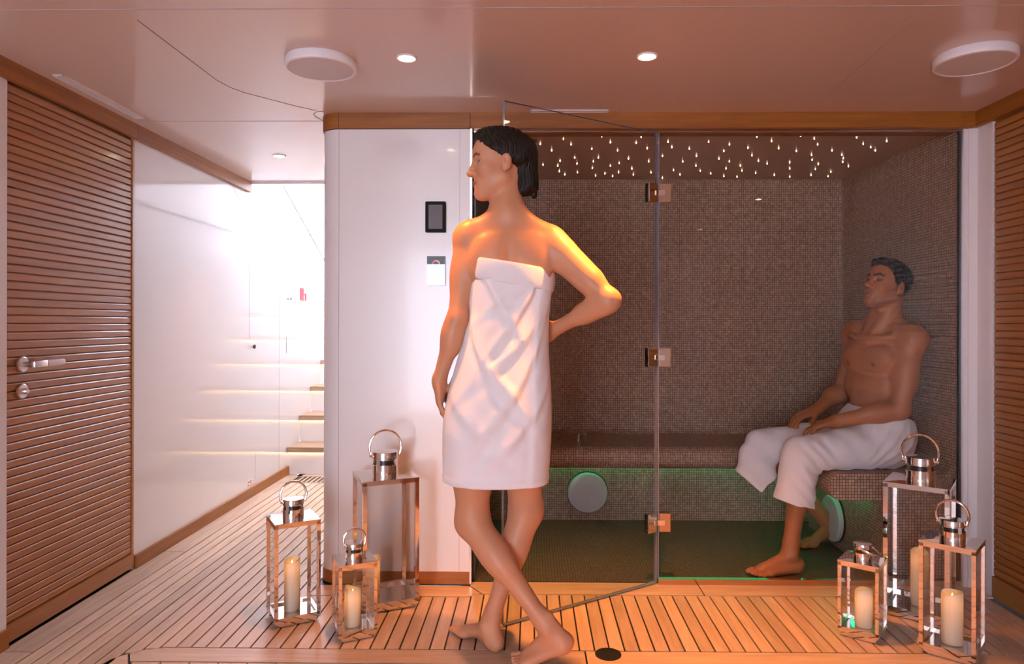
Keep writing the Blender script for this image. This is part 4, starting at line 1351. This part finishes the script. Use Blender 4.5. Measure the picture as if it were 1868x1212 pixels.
# ---------------------------------------------------------------- the man, seated in the steam room
def build_man():
    F = Field((.90, 2.985, -.002), (1.796, 3.70, 1.42), .0030)
    fw = unit((-.935, -.355, 0)); lf = unit((.355, -.935, 0)); up = V3(0, 0, 1)
    R = np.array([fw, lf, up])
    pel = V3(1.575, 3.225, .565)
    chest = V3(1.612, 3.245, .900)
    T = lambda f, l, z: chest + fw * f + lf * l + up * z
    F.ell(pel, (.115, .165, .095), R, .03)
    F.cone(pel + up * .03, chest - up * .10, .125, .128, .05, flat=(fw, .80))
    F.ell(T(0, 0, .0), (.112, .160, .165), R, .05)
    F.ell(T(-.01, 0, .09), (.095, .158, .080), R, .04)
    Ss = V3(1.680, 3.100, 1.035); Sf = V3(1.572, 3.395, 1.045)
    F.cone(Ss, Sf, .052, .052, .05)
    nb = V3(1.640, 3.247, 1.105)
    F.cone(nb, Ss + V3(-.01, .02, .02), .046, .040, .06); F.cone(nb, Sf + V3(0, -.02, .02), .046, .040, .06)
    for q in (-1, 1):
        F.ell(T(.082, q * .068, .045), (.038, .075, .058), R, .03)           # pectorals
        F.cone(T(.098, q * .014, .125), T(.06, q * .12, .150), .011, .010, .025)   # collar bones
        F.ell(T(.070, q * .085, -.085), (.035, .045, .060), R, .03)          # ribs
        for zz in (-.075, -.135, -.195):
            F.ell(T(.094, q * .030, zz), (.018, .029, .030), R, .035)        # abdominals
    # near arm resting along the thigh
    E1, W1 = V3(1.612, 3.072, .725), V3(1.352, 3.125, .668)
    F.ell(Ss + V3(.004, -.006, -.005), (.058, .060, .064), R, .03)
    F.cone(Ss, E1, .052, .040, .03); F.ell(Ss * .5 + E1 * .5, (.052, .052, .090), k=.03)
    F.cone(E1, W1, .042, .028, .02); F.ell(E1 * .70 + W1 * .30 + V3(0, 0, .003), (.075, .044, .044), k=.025)
    t1 = hand(F, W1, (-.93, .10, -.28), (-.15, -.05, -1), (.1, 1, 0), curl=(.25, .45, .35), sc=1.02, spread=.05)
    # far arm
    E2, W2 = V3(1.555, 3.500, .775), V3(1.375, 3.400, .680)
    F.ell(Sf, (.056, .058, .062), R, .03)
    F.cone(Sf, E2, .050, .039, .03); F.cone(E2, W2, .040, .027, .02); F.ell(E2 * .7 + W2 * .3, (.06, .045, .045), k=.025)
    t2 = hand(F, W2, (-.90, -.25, -.25), (-.2, 0, -1), (-.25, -.95, 0), curl=(.2, .35, .3), sc=1.0)
    # legs
    hN, kN = V3(1.560, 3.140, .560), V3(1.195, 3.090, .530)
    hF, kF = V3(1.520, 3.320, .560), V3(1.125, 3.400, .522)
    AN, toesN = foot(F, V3(1.015, 3.050, .002), (-.95, -.31, 0), (-.31, .95, 0), 0, 1.05)
    AF, toesF = foot(F, V3(1.372, 3.452, .002), (-.93, -.36, 0), (.36, -.93, 0), math.radians(6), 1.03)
    for hp, kn, an in ((hN, kN, AN), (hF, kF, AF)):
        F.cone(hp, kn, .085, .058, .04); F.ell(kn + V3(-.012, 0, .0), (.056, .054, .058), k=.03)
        ax = unit(an - kn); tp = an - ax * .05
        F.cone(kn, tp, .054, .032, .03); F.cone(tp, an, .032, .034, .02)
        bk = unit(V3(1, .2, 0) - ax * np.dot(V3(1, .2, 0), ax))
        F.ell(kn * .68 + an * .32 + bk * .020, (.115, .052, .052), np.array([ax, bk, np.cross(ax, bk)]), .03)
    H = Head((1.618, 3.205, 1.272), (-.93, -.33, .30), (.22, .05, 1), .97)
    F.cone(nb - up * .02, H.p(-.035, 0, -.045), .060, .056, .04)
    for q in (-1, 1):
        F.cone(H.p(-.035, q * .046, -.050), T(.080, q * .020, .140), .010, .008, .045)     # neck cords
    F.ell(H.p(.012, 0, -.105), V3(.014, .012, .016), H.R, .02)
    H.build(F, True)
    F.cut((0, 0, .0030), (0, 0, -1), .0)
    me, P = F.mesh('person', 1)
    sp = []
    beard = (.20, .085, .055)
    for q in (-1, 1):
        sp.append((seg_w(H.p(.0, q * .060, -.05), H.p(.075, q * .015, -.105), .022, .02), beard, .35))
        sp.append((seg_w(T(.118, q * .072, .020), T(.120, q * .072, .020), .008, .006), (.20, .07, .045), .8))
    sp.append((seg_w(H.p(.100, -.02, -.048), H.p(.100, .02, -.048), .006, .008), beard, .35))
    sp += H.spots((.030, .018, .012), (.34, .13, .10), True)
    paint(me, P, (.42, .155, .062), sp)
    body = mesh_obj('person', me, SKIN)
    tag(body, 'bare chested man seated in the steam room, white towel round his waist', 'person')
    H.eyes(body, (.05, .10))
    G = Field(H.o - V3(.15, .14, .12), H.o + V3(.15, .14, .17), .0025)
    p, Rh = H.p, H.R
    G.ell(p(-.014, 0, .046), V3(.103, .080, .086), Rh, .01)
    G.ell(p(.055, 0, .100), V3(.040, .052, .022), Rh, .02)
    G.cut(p(.074, 0, .080), H.f * .80 - H.u * .60, .008)
    G.cut(p(-.052, 0, -.030), -H.u * .9 + H.f * .35, .008)
    for q in (-1, 1):
        G.ell(p(-.006, q * .082, -.010), V3(.030, .020, .040), Rh, .008, 'sub')
        G.cone(p(.002, q * .071, .035), p(.004, q * .072, -.004), .008, .005, .008)      # sideburns
    rg = random.Random(3)
    for i in range(70):
        a, b = rg.uniform(-1.2, 1.2), rg.uniform(.35, 1.5)
        c = p(-.014 + .100 * math.cos(b) * math.cos(a), .078 * math.cos(b) * math.sin(a) * 1.0, .046 + .085 * math.sin(b))
        if np.dot(c - p(.074, 0, .080), H.f * .80 - H.u * .60) < -.004:
            G.ell(c, (.008, .008, .007), k=.004)
    G.ripple(lambda X, Y, Z: .0010 * np.sin(X * 600 + Z * 300) + .0010 * np.sin(Y * 650 - Z * 400))
    mh, _ = G.mesh('hair', 1)
    mesh_obj('hair', mh, hair_mat('short_dark_hair', (.007, .0045, .0035), (60, 60, 30)), body)
    # towel: waist wrap, two thighs, draped ends
    B = Field((.86, 2.965, .25), (1.796, 3.62, .80), .0035)
    B.ell(pel + up * .035, (.150, .190, .165), R, .03)
    B.cone(hN + V3(.02, 0, .0), kN + V3(-.005, .004, -.008), .108, .082, .03)
    B.cone(hF, kF + V3(-.005, 0, -.008), .105, .072, .03)
    B.cone((1.50, 3.23, .56), (1.24, 3.24, .515), .095, .050, .07)
    B.cone(kN + V3(-.005, .004, -.01), (1.146, 3.080, .27), .080, .088, .02, flat=((0, 1, 0), .85))
    B.cone(kF + V3(-.005, 0, -.012), (1.030, 3.335, .33), .072, .078, .03, flat=((.2, 1, 0), .75))
    B.cone((1.09, 3.37, .47), (1.10, 3.30, .32), .075, .070, .03, flat=((.2, 1, 0), .5))
    B.cut((1.47, 3.2, .735), unit((.06, .0, 1) ) + V3(.22, 0, 0), .006)                       # waist edge
    B.cut((1.056, 3.06, .340), (-.25, 0, -1), .004, lo=(.86, 2.9, .2), hi=(1.32, 3.195, .46)) # near hem
    B.cut((.944, 3.33, .430), (-.889, 0, -1), .004, lo=(.84, 3.195, .2), hi=(1.34, 3.7, .56))
    B.cut((1.075, 3.30, .315), (.80, 0, -1), .004, lo=(.84, 3.195, .2), hi=(1.34, 3.7, .50))
    B.cut((0, 0, .464), (0, 0, -1), .004, lo=(1.270, 2.9, .2), hi=(1.9, 3.8, .52))
    def crease(X, Y, Z):
        w1 = np.exp(-((X - 1.24) / .07) ** 2 - ((Y - 3.02) / .06) ** 2)
        w2 = np.exp(-((X - 1.56) / .12) ** 2)
        return (.0034 * w1 * np.sin((X * .75 + Z * .65) * 150 + 3 * np.sin(Y * 40)) + .0030 * w2 * np.sin((X * .8 - Z * .7 + Y * .3) * 150)
                + .0022 * np.sin(Z * 30 + X * 55 + Y * 40))
    B.ripple(crease)
    mb, _ = B.mesh('towel', 2)
    mesh_obj('towel', mb, TOWEL, body)
    return body

build_woman()
build_man()
